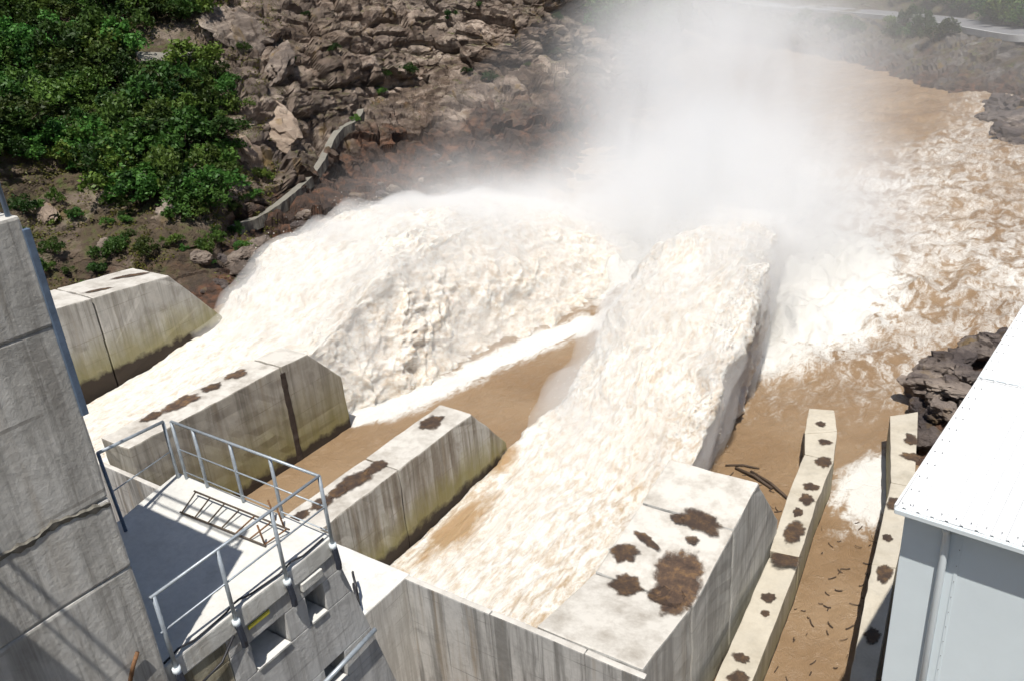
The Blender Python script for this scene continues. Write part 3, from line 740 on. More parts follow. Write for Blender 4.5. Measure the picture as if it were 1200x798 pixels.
# B1
B1 = pier('chute_wall', [[(Y(.90), bot), (Y(1.38), bot), (Y(1.38), Z(-1.0)), (Y(.90), Z(-1.0))],
     [(Y(1.384), bot), (Y(1.60), bot), (Y(1.603), Z(-1.29)), (Y(1.597), Z(-1.13)), (Y(1.483), Z(-1.005)), (Y(1.384), Z(-1.0))]], Y(-1.90), Y(-1.785), M['conB1'],
     'ochre stained concrete chute wall with dark vertical joint beside the far jet', 21)
for (px, py, rx, ry, s) in ((212, 472, 1.15, .6, 4), (248, 454, .6, .42, 5), (277, 439, .62, .5, 6), (178, 488, .6, .4, 7)):
    stain(B1, px, py, Z(-1.0)+.03, ry, rx, 0.0, s, M['mud_orange'] if s in (4, 6) else None)
# the wet joint on B1: a recessed dark mortar strip
part('joint_strip', chipped(box('joint_strip', (Y(-1.785)-.2, Y(1.375), 0), (Y(-1.785)+.035, Y(1.375)+.42, Z(-1.02)), M['joint'], .02), .5, .05, 4), B1)
# B2
B2 = pier('chute_wall', [[(Y(.89), bot), (Y(1.13), bot), (Y(1.13), Z(-1.0)), (Y(.89), Z(-1.0))],
     [(Y(1.133), bot), (Y(1.55), bot), (Y(1.535), Z(-1.15)), (Y(1.517), Z(-1.131)), (Y(1.405), Z(-1.0)), (Y(1.133), Z(-1.0))]], Y(-1.235), Y(-1.135), M['conB2'],
     'streaked concrete chute wall standing between brown water and the near jet', 31)
zt = Z(-1.0)+.03
for (px, py, rx, ry, s) in ((505, 495, .55, .75, 8), (440, 547, .4, .75, 9), (415, 563, .55, .95, 10), (378, 588, .4, .7, 12), (396, 577, .32, .55, 13), (352, 604, .3, .6, 14)):
    stain(B2, px, py, zt, rx, ry, 0.0, s)
# C: top dips then rises again
Cp = pier('chute_wall', [[(Y(.878), bot), (Y(1.073), bot), (Y(1.073), Z(-1.035)), (Y(.878), Z(-1.002))],
     [(Y(1.077), bot), (Y(1.27), bot), (Y(1.27), Z(-1.005)), (Y(1.077), Z(-1.035))],
     [(Y(1.273), bot), (Y(1.575), bot), (Y(1.56), Z(-1.17)), (Y(1.405), Z(-.98)), (Y(1.273), Z(-1.0045))]], Y(-.62), Y(-.43), M['conC'],
     'pale concrete chute wall with large brown mud patches on top', 41)
zfC = lambda x, y: float(np.interp(y, [Y(.878), Y(1.075), Y(1.405)], [Z(-1.002), Z(-1.035), Z(-.98)]))+.03
for (px, py, rx, ry, rot, s) in ((795, 678, .95, 1.5, .15, 15), (735, 686, .55, .65, .3, 16), (732, 648, .55, .5, .2, 17), (757, 632, .22, .75, 1.2, 18), (822, 611, .85, .55, -.1, 19), (795, 607, .35, .25, 0, 22), (783, 700, .7, .5, 0, 23), (812, 633, .3, .22, 0, 24)):
    stain(Cp, px, py, zfC, rx, ry, rot, s, M['mud_orange'] if s == 15 else None)
# the dam body the chutes pass under
zW = Z(-1.0)
dam = thing('dam_wall', (Y(-1.2), Y(.84), -2.5), 'grey streaked concrete breast wall crossing above both chutes', 'wall')
xs = [Y(-2.62), Y(-1.905), Y(-1.30), -19.64, -15.5, -11.5, -9.2]
for k in range(len(xs)-1):
    yb = Y(.874)
    zz = zW-.02 if k > 2 else Z(-1.045)
    if xs[k] < Y(-1.95): zz = Z(-1.0)
    me = prism([(Y(.862), bot), (yb, bot), (yb, zz), (Y(.862), zz)], xs[k]+.012, xs[k+1]-.012, M['conW'], .06, 'x', 'wall_section')
    part('wall_section', chipped(me, 1.0, .02, 50+k), dam)
# ledge block standing proud of the wall, left of the near chute
lz = zW+.02
ledge = thing('concrete_ledge', (-21.5, 14.0, -2.5), 'white sunlit concrete ledge block below the railed platform', 'ledge')
part('block', chipped(prism([(-28.5, 10), (-19.58, 10), (-19.58, Y(.876)), (-28.5, Y(.876))], -2.5, lz, M['conP'], .06, 'z', 'block'), 1.2, .02, 61), ledge)
for dx, dy in ((0, 0), (.5, -.5)):
    part('lifting_loop', tube('lifting_loop', [(-20.9+dx, 17.6+dy, lz-.05), (-20.95+dx, 17.6+dy, lz+.75), (-20.6+dx, 17.3+dy, lz+.95), (-20.2+dx, 17.0+dy, lz+.8), (-20.1+dx, 16.9+dy, lz-.05)], .05, M['cable']), ledge)
# slab over the gap between both dividing walls (left of the ledge)
# ------------------------------------------------------------------ training walls D, E
def strip_wall(name, left, right, ztop, m, label, seed, bottom=-2.5, zoff=None):
    left = [wz(*p, ztop) for p in left]; right = [wz(*p, ztop) for p in right]
    root = thing(name, (float(left[0][0]), float(left[0][1]), bottom), label, 'wall')
    for k in range(len(left)-1):
        a, b, c, d = left[k], left[k+1], right[k+1], right[k]
        zz = ztop+(zoff[k] if zoff else 0)
        g = (b-a)/np.linalg.norm(b-a)*.01
        me = prism([tuple((a+g)[:2]), tuple((b-g)[:2]), tuple((c-g)[:2]), tuple((d+g)[:2])], bottom, zz, m, .05, 'z', 'wall_section')
        part('wall_section', chipped(me, .8, .03, seed+k), root)
    return root, ztop
Dw, zd = strip_wall('training_wall', [(815, 840), (902, 645), (925, 575), (943, 532), (943, 508), (948, 478)], [(858, 850), (937, 652), (957, 588), (977, 540), (981, 505), (978, 480)], 2.3, M['conD'],
     'narrow concrete training wall with dark mud spots between pale pier and channel', 71, zoff=[-.35, 0, 0, 0, 0])
for (px, py, rx, ry, s, dz) in ((931, 622, .5, .9, 25, 0), (921, 655, .6, .6, 26, -.1), (945, 585, .3, .5, 27, 0), (965, 541, .42, .6, 28, 0), (950, 570, .4, .35, 29, 0), (900, 700, .3, .3, 30, -.35), (868, 770, .35, .25, 31, -.35), (866, 795, .4, .4, 32, -.35), (967, 518, .35, .3, 33, 0), (962, 497, .3, .3, 34, 0), (897, 718, .2, .2, 35, -.35), (935, 600, .2, .4, 36, 0)):
    stain(Dw, px, py, zd+.03+dz, rx, ry, .1, s)
Ew, ze = strip_wall('training_wall', [(985, 850), (1022, 660), (1044, 565), (1043, 487)], [(1015, 860), (1050, 665), (1072, 570), (1076, 482)], 2.4, M['conD'],
     'concrete training wall running along the foot of the white building', 81)
for (px, py, rx, ry, s) in ((1067, 515, .35, .6, 37), (1068, 535, .5, .4, 38), (1036, 672, .3, .6, 39), (1048, 590, .35, .5, 44), (1040, 630, .2, .3, 45), (1022, 745, .3, .5, 46)):
    stain(Ew, px, py, ze+.03, rx, ry, .1, s)

# ------------------------------------------------------------------ near pier, platform, railings
zp = H-6.5
xe, ye = -7.06, 3.26
lp = thing('gate_pier', (-10, -2, -2.5), 'tall weathered grey concrete gate pier at the left edge of the picture', 'pier')
kz = lambda v: H+v*.731
for k, (z0, z1) in enumerate(((-2.5, kz(-9.3)), (kz(-9.297), kz(-6.98)), (kz(-6.976), kz(-5.9)), (kz(-5.885), kz(-3.5)), (kz(-3.497), H-1.6))):
    me = prism([(-13, -8), (xe, -8), (xe, ye), (-13, ye)], z0, z1, M['conL'], .03, 'z', 'pour_lift')
    part('pour_lift', chipped(me, .3, .014, 90+k), lp)
jp = [(xe, 1.6, kz(-5.95)), (xe, 2.22, kz(-5.87)), (xe, 2.5, kz(-5.90)), (xe, 2.72, kz(-5.84)), (xe, 3.0, kz(-5.92)), (xe, 3.24, kz(-5.98))]
V = []; F = []
jd, _ = catmull(jp, 40)
for i, q in enumerate(jd):               # ragged lip of an overrun pour; dark concrete paints its shadow band
    w_ = .045+.02*math.sin(i*1.7)+.015*math.sin(i*.61)
    V += [(xe-.02, q[1], q[2]+w_), (xe+.016, q[1], q[2]+w_*.3), (xe+.010, q[1], q[2]-w_*.6), (xe-.02, q[1], q[2]-w_)]
    if i: F += [(4*i-4+k, 4*i-3+k, 4*i+1+k, 4*i+k) for k in range(3)]
part('joint_lip_shade', new_mesh('joint_lip_shade', V, F, M['conK']), lp)
part('edge_angle', box('edge_angle', (xe-.04, ye-.02, kz(-4.7)), (xe+.025, ye+.04, kz(-2.35)), M['bluesteel'], .006), lp)
part('rusty_bar', tube('rusty_bar', [tuple(wx(152, 800, xe+.03)), tuple(wx(156, 780, xe+.04)), tuple(wx(161, 764, xe+.06))], .022, M['rust']), lp)
dk = thing('bridge_deck', (-6.4, -2, H-1.9), 'concrete bridge deck stub beside the gate pier', 'bridge')
part('deck_slab', prism([(xe+.01, .95), (-5.9, .95), (-5.9, -8), (xe+.01, -8)], H-1.6, H-1.95, M['conN'], .03, 'z', 'deck_slab'), dk)
def rail_run(root, pts, hgt, m, posts=True, step=.6, r=.024, mids=(.5,)):
    pts = [np.array(p, float) for p in pts]
    for a, b in zip(pts[:-1], pts[1:]):
        part('top_rail', tube('top_rail', [a+[0, 0, hgt], b+[0, 0, hgt]], r, m), root)
        for q in mids: part('middle_rail', tube('middle_rail', [a+[0, 0, hgt*q], b+[0, 0, hgt*q]], r*.7, m, 6), root)
        if posts:
            n = max(1, round(np.linalg.norm(b-a)/step))
            for i in range(n):
                p = a+(b-a)*i/n; part('post', tube('post', [p, p+[0, 0, hgt]], r*.9, m), root)
    p = pts[-1]; part('post', tube('post', [p, p+[0, 0, hgt]], r*.9, m), root)
dr = thing('pier_railing', (-8.5, 3.2, H-1.6), 'blue grey steel railing on top of the gate pier at far left', 'railing')
rail_run(dr, [(-12.5, 3.2, H-1.6), (-7.12, 3.2, H-1.6), (-7.12, 1.0, H-1.6), (-5.95, .9, H-1.6)], 1.0, M['bluesteel'])

plat = thing('railed_platform', (-8.6, 4.4, -2.5), 'white concrete platform slab carrying the steel railing', 'platform')
ppoly = [(-9.9, 3.27), (-7.13, 3.27), (-7.13, 5.80), (-10.32, 5.80), (-9.98, 4.55)]
part('slab', chipped(prism(ppoly, zp-.28, zp, M['conP'], .025, 'z', 'slab'), .5, .012, 101), plat)
# pier below the slab, its right face carries niches with sunlit sills; downstream end battered
xf = -7.16
def face_block(y0, y1, z0, z1, m, x1=xf, x0=-9.6, batter=0.0):
    return prism([(y0, z0), (y1+batter*(zp-z0), z0), (y1+batter*(zp-z1), z1), (y0, z1)], x0, x1, m, .012, 'x', 'wall_section')
BT = .235
bands = [(H-7.05, zp-.285), (H-7.5, H-7.054), (H-8.3, H-7.504), (H-8.75, H-8.304), (2.0, H-8.754)]
nich = {1: [(4.32, 4.86), (5.20, 5.50)], 3: [(5.25, 5.62)]}
for k, (z0, z1) in enumerate(bands):
    part('wall_section', face_block(3.28, 4.02, z0, z1, M['conO'], x1=xf+.004), plat); cuts = nich.get(k, []); y0 = 4.03
    for (a, b) in cuts+[(None, None)]:
        y1 = a if a is not None else 5.72
        last = a is None
        part('wall_section', face_block(y0, y1, z0, z1, M['conN'], batter=BT if last else 0), plat)
        if not last:
            part('niche_back', box('niche_back', (-9.55, a-.02, z0), (xf-.42, b+.02, z1), M['conN'], .005), plat)
            part('niche_sill', box('niche_sill', (xf-.42, a+.02, z0-.004), (xf+.025, b-.02, z0+.035), M['conP'], .008), plat)
            y0 = b
part('yellow_strip', box('yellow_strip', (xf-.02, 4.34, zp-.37), (xf+.02, 4.66, zp-.315), M['yellow'], .006), plat)
part('kerb_piece', box('kerb_piece', (xf-.02, 5.15, zp-.42), (xf+.06, 5.5, zp-.30), M['conP'], .01), plat)
# outer ledge bar low on the face
part('face_pipe', tube('face_pipe', [(xf+.08, 5.0, H-8.42), (xf+.08, 6.15, H-8.32)], .035, M['galv']), plat)

rl = thing('platform_railing', (-8.6, 5.7, zp), 'galvanised tube railing around the white platform', 'railing')
g = M['galv']
xr_ = -7.09
P0 = (xr_, 3.34, zp+.90); P1 = (xr_, 5.72, zp+.95); P2 = (-10.02, 5.74, zp+.95); P2b = (-10.16, 5.70, zp+.93); P3 = (-9.72, 4.52, zp+1.28)
part('top_rail', tube('top_rail', [P0, P1], .019, g), rl)
part('top_rail', tube('top_rail', [P1, P2], .019, g), rl)
part('top_rail', tube('top_rail', [P2b, (-9.70, 4.50, zp+1.22)], .024, g), rl)
part('middle_rail', tube('middle_rail', [(xr_, 3.34, zp+.44), (xr_, 5.72, zp+.5)], .012, g, 6), rl)
part('middle_rail', tube('middle_rail', [(xr_, 5.72, zp+.5), (-10.02, 5.74, zp+.5)], .011, g, 6), rl)
part('middle_rail', tube('middle_rail', [(-10.16, 5.70, zp+.45), (-9.70, 4.5, zp+.62)], .009, g, 6), rl)
part('lower_rail', tube('lower_rail', [(xr_, 5.72, zp+.12), (-10.02, 5.74, zp+.12)], .009, g, 6), rl)
for yv, in ((3.38,), (4.18,), (4.95,), (5.72,)):
    zt_ = zp+.88+(yv-2.55)/(5.72-2.55)*.07
    ps = part('post', tube('post', [(xr_, yv, zp-.16), (xr_, yv, zt_)], .024, g), rl)
    fb = new_mesh('foot_bracket', *tube_geo([(xr_+.02, yv, zp-.12), (xr_+.02, yv+.02, zp-.36), (xr_+.0, yv+.03, zp-.47)], .042, 6), M['darksteel'], False)
    ob = bpy.data.objects.new('foot_bracket', fb); C.objects.link(ob); ob.parent = ps
    fb.transform(Matrix.Translation(-rl.location))
    cl = new_mesh('clamp', *tube_geo([(xr_, yv, zp-.14), (xr_, yv, zp-.06)], .048, 8), M['trim'], True)
    ob = bpy.data.objects.new('clamp', cl); C.objects.link(ob); ob.parent = ps; cl.transform(Matrix.Translation(-rl.location))
for xv in (-10.02, -9.55, -8.78, -8.0):
    part('post', tube('post', [(xv, 5.74, zp-.1), (xv, 5.74, zp+.95)], .024, g), rl)
part('post', tube('post', [(-10.16, 5.70, zp-.1), (-10.16, 5.70, zp+.93)], .024, g), rl)
part('post', tube('post', [(-9.70, 4.54, zp-.1), (-9.70, 4.50, zp+1.22)], .024, M['bluesteel']), rl)
# rusty ladder frame lying on the slab
ld = thing('rebar_ladder', (-8.7, 5.4, zp), 'thin rusty steel ladder frame lying on the white platform', 'ladder')
a0, a1 = np.array([-9.50, 5.50, zp+.10]), np.array([-7.62, 5.52, zp+.10]); b0, b1 = np.array([-9.35, 5.14, zp+.03]), np.array([-7.72, 5.20, zp+.03])
dkm = simple('dark_rusty_rod', (.10, .075, .055), .7, 0, .4, 20)
part('side_rail', tube('side_rail', [a0, a1], .014, dkm, 6), ld); part('side_rail', tube('side_rail', [b0, b1], .014, dkm, 6), ld)
for t_ in np.linspace(.02, .98, 7): part('rung', tube('rung', [a0+(a1-a0)*t_, b0+(b1-b0)*t_], .011, dkm if t_ < .6 else M['rust'], 6), ld)
for p_ in ((-8.05, 5.66), (-7.82, 5.60), (-7.75, 5.22)):
    part('upright_bar', tube('upright_bar', [(p_[0], p_[1], zp-.01), (p_[0]-.04, p_[1]-.02, zp+.32)], .014, M['rust'], 6), ld)
# cable along the slab edge
cb = []
for yv in np.linspace(3.3, 5.66, 26):
    cb.append((xf+.0+.02*math.sin(yv*4), yv, zp+.03+.05*max(0, math.sin((yv-3.3)*2*math.pi/.8))**2))
tag(link('power_cable', tube('power_cable', cb, .013, M['cable'], 6)), 'black cable looping along the right edge of the white platform', 'cable')
cb2 = [(xf+.05, 3.32, zp-.35), (xf+.06, 3.6, zp-.50), (xf+.05, 3.9, zp-.46), (xf+.05, 4.12, zp-.25)]
tag(link('power_cable', tube('power_cable', cb2, .016, M['cable'], 6)), 'black cable sagging below the platform edge between the nearest posts', 'cable')

# ------------------------------------------------------------------ white building on the right
zr_ = H-12.0
NL = wz(1053, 590, zr_); ang = math.radians(-6.0)
ux = np.array([math.cos(ang), math.sin(ang), 0]); uy = np.array([-math.sin(ang), math.cos(ang), 0])
bl = thing('white_building', (float(NL[0]+5), float(NL[1]+6), 1.0), 'white metal clad building with corrugated roof at the right edge', 'building')
def lp_(a, b, z): return NL+ux*a+uy*b+np.array([0, 0, z])
W_, D_ = 9.9, 12.6
def slope(b): return .028*b
def roof_sheet(a0, a1, b0, b1, dz):
    bm = bmesh.new(); prof = []
    n = 3; pitch = (a1-a0)/n
    for k in range(n):
        s = a0+k*pitch
        prof += [(s+.0, .0), (s+pitch*.36, 0), (s+pitch*.42, .032), (s+pitch*.58, .032), (s+pitch*.64, 0)]
    prof.append((a1, 0))
    rows = []
    for b in (b0, b1):
        rows.append([bm.verts.new(lp_(a, b, z+slope(b)+dz)) for a, z in prof]+[bm.verts.new(lp_(a, b, z+slope(b)+dz-.012)) for a, z in prof[::-1]])
    m_ = len(rows[0])
    for i in range(m_): bm.faces.new((rows[0][i], rows[0][(i+1) % m_], rows[1][(i+1) % m_], rows[1][i]))
    bm.faces.new(rows[0]); bm.faces.new(rows[1][::-1])
    return from_bm('roof_sheet', bm, M['roof'])
na = 11; aw = W_/na
for i in range(na):
    part('roof_sheet', roof_sheet(i*aw-.004+.012*(i == 0), (i+1)*aw-.006, -.12, 6.95, .010 if i % 2 else .0), bl)
    part('roof_sheet', roof_sheet(i*aw-.004, (i+1)*aw-.006, 6.82, D_, .03 if i % 2 else .02), bl)
def obox(name, a0, a1, b0, b1, z0, z1, m, bev=.008):
    bm = bmesh.new()
    vs_ = [bm.verts.new(lp_(a, b, z)) for z in (z0, z1) for a, b in ((a0, b0), (a1, b0), (a1, b1), (a0, b1))]
    for f_ in ((0, 1, 2, 3), (4, 5, 6, 7), (0, 1, 5, 4), (1, 2, 6, 5), (2, 3, 7, 6), (3, 0, 4, 7)): bm.faces.new([vs_[i] for i in f_])
    bmesh.ops.recalc_face_normals(bm, faces=bm.faces)
    if bev: bmesh.ops.bevel(bm, geom=list(bm.edges), offset=bev, segments=2, affect='EDGES')
    return part(name, from_bm(name, bm, m), bl)
obox('gutter', -.03, W_, -.20, -.02, -.16, -.02, M['trim'], .02)
bot_b = -13.5
for (a0, a1) in ((.10, 1.33), (1.336, 3.2), (3.206, 5.2), (5.206, 9.8)):
    obox('wall_panel', a0, a1, .30, .42, bot_b, -.10, M['clad'], .012)
obox('wall_panel', .10, .22, .42, D_-.3, bot_b, -.10, M['clad'], .01)
obox('wall_panel', 9.68, 9.8, .42, D_-.3, bot_b, -.10, M['clad'], .01)
obox('wall_panel', .10, 9.8, D_-.3, D_-.18, bot_b, .2, M['clad'], .01)
dp = part('downpipe', new_mesh('downpipe', *tube_geo([lp_(1.05, -.08, -.15), lp_(1.05, .0, -.30), lp_(1.05, .17, -.5), lp_(1.05, .19, -1.0), lp_(1.05, .19, bot_b)], .085, 14), M['trim'], True), bl)
obox('panel_flashing', 1.29, 1.37, .285, .30, bot_b, -.2, M['clad'], .004)
def dots(name, pts, r, m):
    V, F = [], []
    for p in pts:
        k = len(V)
        for dz in (0, r*1.2):
            for a in range(6): V.append(np.array(p)+[r*math.cos(a*math.pi/3), r*math.sin(a*math.pi/3), dz])
        for a in range(6): F.append((k+a, k+(a+1) % 6, k+6+(a+1) % 6, k+6+a))
        F.append(tuple(range(k+6, k+12)))
    o = part(name, new_mesh(name, V, F, m), bl); o['kind'] = 'stuff'
pts = []
for b in np.arange(.05, D_, .62): pts += [lp_(.075, b, slope(b)+.02), lp_(.24, b+.02, slope(b)+.02)]
for a in np.arange(.3, W_, .3): pts.append(lp_(a, .06, slope(.06)+.04))
dots('roof_screws', pts, .014, M['screw'])
dots('wall_rivets', [lp_(1.33, .27, z) for z in np.arange(-9, -.5, .45)], .009, M['screw'])
obox('roof_lap_trim', .02, W_, 6.88, 6.98, slope(6.9)+.035, slope(6.9)+.06, M['trim'], .006)
obox('verge_trim', -.06, .0, -.12, D_, -.10, .04, M['roof'], .01)

# ------------------------------------------------------------------ boulders
def boulder_mesh(seed, m, sub=4):
    bm = bmesh.new(); bmesh.ops.create_icosphere(bm, subdivisions=sub, radius=1)
    co = np.array([v.co[:] for v in bm.verts])
    c, e = cells(co*1.15+seed*7, seed, 1.0); c4, e4 = cells(co*2.6+seed*3, seed+5, 1.0); d = 1+.20*c+.05*c4+.12*fbm(co*1.6+seed, 3, seed)+.05*fbm(co*5, 3, seed+3)
    sc_ = np.array([1, .8+.3*math.sin(seed), .62])
    for v, k in zip(bm.verts, d): v.co = Vector((v.co.x*k*sc_[0], v.co.y*k*sc_[1], v.co.z*k*sc_[2]))
    return from_bm('boulder', bm, m)
BM = [boulder_mesh(s, M['boulder']) for s in range(4)]; BD = [boulder_mesh(s+10, M['dark_boulder']) for s in range(5)]
def place_rock(me, loc, s, label, group, name='boulder'):
    o = link(name, me, None, label, 'rock', group); o.location = loc
    o.scale = (s, s*random.uniform(.8, 1.2), s*random.uniform(.75, 1.1)); o.rotation_euler = (random.uniform(-.3, .3), random.uniform(-.3, .3), random.uniform(0, 6.3))
    return o
# dark heap beside the building
for (px, py, z, s) in ((1085, 440, 2.2, 1.7), (1105, 420, 2.6, 1.9), (1125, 412, 2.8, 1.6), (1150, 400, 2.4, 1.5), (1080, 470, 1.6, 1.5), (1100, 455, 2.6, 1.4), (1095, 490, 1.6, 1.5), (1115, 445, 3.2, 1.4), (1130, 430, 3.2, 1.5), (1165, 392, 2.0, 1.3), (1075, 452, .7, 1.1), (1098, 475, 2.5, 1.0), (1140, 395, 1.1, 1.3), (1110, 470, 3.0, 1.1), (1178, 385, 1.0, 1.2), (1092, 505, 1.7, 1.2)):
    p = wz(px, py, z); place_rock(random.choice(BD), (p[0], p[1], z-.6), s*.8, 'dark rock heaped between training wall and white building', 'dark rocks beside the building')
for (px, py, s) in ((1175, 130, 4.2), (1190, 145, 3.8), (1200, 160, 4.0), (1163, 138, 2.2), (1212, 135, 4.5), (1195, 170, 2.0), (1220, 165, 5)):
    p = wz(px, py, .3); place_rock(random.choice(BD), (p[0], p[1], .2), s, 'dark wet rock at the water edge far right', 'dark rocks on the far right shore')

# ------------------------------------------------------------------ shrubs, grass
def leaves(centers, nrm_bias, size, count, rng_):
    """count small folded leaf quads around each centre"""
    m = len(centers)*count
    c = np.repeat(centers, count, 0)+rng_.normal(0, 1, (m, 3))*np.repeat(nrm_bias[:, None], count, 0)
    a = rng_.normal(size=(m, 3)); a[:, 2] *= .5; a /= np.linalg.norm(a, axis=1)[:, None]
    b = np.cross(a, rng_.normal(size=(m, 3))); b /= np.linalg.norm(b, axis=1)[:, None]
    s = rng_.uniform(.6, 1.3, (m, 1))*size
    V = np.stack([c-a*s, c+b*s*.5-a*s*.1, c+a*s, c-b*s*.5-a*s*.1], 1).reshape(-1, 3)
    return V, np.arange(m*4).reshape(-1, 4)
def shrub_proto(seed):
    r = np.random.default_rng(seed); nlob = r.integers(6, 10)
    lob = np.stack([r.normal(0, .55, nlob), r.normal(0, .55, nlob), r.uniform(.35, 1.25, nlob)], 1); rad = r.uniform(.35, .62, nlob)
    cs = []
    for l, q in zip(lob, rad):
        d = r.normal(size=(26, 3)); d /= np.linalg.norm(d, axis=1)[:, None]; d[:, 2] = np.abs(d[:, 2])*.9-.25
        cs.append(l+d*q*r.uniform(.7, 1.05, (26, 1)))
    cs = np.vstack(cs)
    V, Q = leaves(cs, np.full(len(cs), .085), .10, 9, r)
    crown = fast_mesh('crown', V, Q, M['leaf'])
    SV, SF = [], []
    for l in lob:
        v, f_ = tube_geo([(0, 0, -.3), (l[0]*.4, l[1]*.4, l[2]*.5), tuple(l)], .03, 5)
        k = len(SV); SV += v; SF += [tuple(i+k for i in ff) for ff in f_]
    stem = new_mesh('stem', SV, SF, M['bark']); return crown, stem
protos = [shrub_proto(200+k) for k in range(6)]
def shrub(loc, s, label, group, name='shrub'):
    cr, st = random.choice(protos)
    root = thing(name, loc, label, 'shrub', group)
    root.rotation_euler = (0, 0, random.uniform(0, 6.3)); root.scale = (s*random.uniform(.85, 1.2), s*random.uniform(.85, 1.2), s*random.uniform(.85, 1.5))
    for nm, me in (('crown', cr), ('stem', st)):
        o = bpy.data.objects.new(nm, me); C.objects.link(o); o.parent = root
def in_poly(x, y, P):
    r = False; j = len(P)-1
    for i in range(len(P)):
        if (P[i][1] > y) != (P[j][1] > y) and x < (P[j][0]-P[i][0])*(y-P[i][1])/(P[j][1]-P[i][1])+P[i][0]: r = not r
        j = i
    return r
dense = [(-30, 40), (60, 30), (140, 60), (215, 75), (262, 92), (276, 130), (262, 170), (262, 225), (230, 258), (180, 240), (120, 215), (60, 190), (-30, 180)]
n_sh = 0
spots = []
for tries in range(6000):
    if n_sh >= 200: break
    px, py = random.uniform(-30, 285), random.uniform(25, 262)
    if not in_poly(px, py, dense) or (145 < px < 222 and 55 < py < 92): continue
    if any(abs(px-a) < 11 and abs(py-b) < 8 for a, b in spots): continue
    loc, n = drop(px, py)
    if loc is None: continue
    spots.append((px, py)); n_sh += 1
    shrub((loc.x, loc.y, loc.z-.25), random.choice((1.1, 1.4, 1.8, 2.2, 2.7))*random.uniform(.85, 1.15), 'dense dark green shrub in the thicket on the left slope', 'shrubs of the left thicket')
for tries in range(400):
    px, py = random.uniform(-20, 240), random.uniform(-12, 28)
    if len([1 for s in spots if s[1] < 28]) >= 55: break
    if any(abs(px-a) < 9 and abs(py-b) < 6 for a, b in spots): continue
    loc, n = drop(px, py)
    if loc is None: continue
    spots.append((px, py)); shrub((loc.x, loc.y, loc.z-.25), random.uniform(1.6, 3.0), 'dark shrub high on the slope along the top left edge', 'shrubs above the thicket')
small = [(285, 60), (250, 20), (300, 235), (255, 285), (310, 215), (60, 300), (110, 225), (330, 150), (390, 60), (455, 88), (480, 85), (575, 95), (645, 65), (690, 62), (552, 88), (415, 140), (170, 300), (235, 250), (205, 285), (30, 250), (445, 110), (620, 80), (360, 20), (340, 75), (240, 300), (95, 255), (40, 320), (130, 305), (525, 25), (655, 25), (560, 10), (685, 10)]
for (px, py) in small:
    loc, n = drop(px+random.uniform(-4, 4), py+random.uniform(-3, 3))
    if loc is None: continue
    shrub((loc.x, loc.y, loc.z-.15), random.uniform(.6, 1.1), 'small green bush growing among the rocks of the left bank', 'small bushes among the rocks')
for tries in range(46):
    px, py = random.uniform(10, 300), random.uniform(225, 335)
    if py > 345-.1*px: continue
    loc, n = drop(px, py)
    if loc is None: continue
    shrub((loc.x, loc.y, loc.z-.12), random.uniform(.35, .95), 'low scrubby bush on bare soil below the thicket', 'scrub below the thicket')
# hills beyond the mist and above the road
k = 0
for tries in range(900):
    px, py = random.uniform(700, 1215), random.uniform(-14, 48)
    if k >= 110: break
    onL = px < 860
    if not onL and (px < 1060 or py > (px-1080)*.28): continue
    loc, n = drop(px, py, bvhL if onL else bvhR)
    if loc is None or loc.z < 3: continue
    k += 1
    if onL: shrub((loc.x, loc.y, loc.z-.3), random.uniform(2.4, 4.4), 'hazy green tree on the far hillside behind the mist', 'trees behind the mist', 'tree')
    else: shrub((loc.x, loc.y, loc.z-.3), random.uniform(2.0, 3.6), 'dark green shrub on the hill above the road', 'shrubs above the road')
for (px, py) in ((1060, 30), (1075, 22), (1050, 42), (1085, 36), (1040, 36), (1070, 45), (1000, 40), (985, 30), (1095, 48), (1110, 40), (960, 35), (940, 28)):
    loc, n = drop(px, py, bvhR)
    if loc is not None: shrub((loc.x, loc.y, loc.z-.3), random.uniform(1.6, 2.8), 'green bush on the rubble slope below the road', 'bushes below the road')
# ground cover: one mass of grass blades and weeds
gv, gn = [], 0
ctr = []
for tries in range(9000):
    px, py = random.uniform(-20, 720), random.uniform(-15, 345)
    if px > 330 and random.random() < .8: continue
    loc, n = drop(px, py)
    if loc is None: continue
    keep = 1.0 if px < 330 else sst(.55, .85, np.array(n.z))
    q = fbm(np.array([[loc.x, loc.y, loc.z]])*.16, 3, 55)[0]
    if random.random() < keep*(.5+1.2*q): ctr.append((loc.x, loc.y, loc.z+.08))
ctr = np.array(ctr)
V, Q = leaves(ctr, np.full(len(ctr), .22), .16, 9, rng)
link('ground_cover', fast_mesh('ground_cover', V, Q, M['grass']), None, 'low weeds and grass patches covering the left bank', None, None, 'stuff')

# tan rock slabs and boulders on the left bank
def slab_rock(px, py, sx, sy, sz, rot, label, seed, m):
    loc, n = drop(px, py)
    if loc is None: return
    o = link('rock_slab', boulder_mesh(seed, m, 4), None, label, 'rock'); o.location = loc+n*sz*.15
    q = n.to_track_quat('Z', 'Y'); o.rotation_mode = 'QUATERNION'; o.rotation_quaternion = q@Matrix.Rotation(rot, 3, 'Z').to_quaternion(); o.scale = (sx, sy, sz)
slab_rock(300, 190, 2.0, 6.0, 1.8, -.3, 'long tan rock slab above the low retaining wall', 301, M['tan_rock'])
slab_rock(320, 145, 2.6, 5.5, 1.9, -.5, 'broad tan rock slab uphill of the retaining wall', 302, M['tan_rock'])
slab_rock(350, 160, 1.6, 2.6, 1.5, -.4, 'small pale tan rock beside the bend of the retaining wall', 303, M['tan_rock'])
slab_rock(285, 40, 5.5, 4.5, 3.0, .3, 'large grey brown rock dome at the top of the slope', 304, M['boulder'])
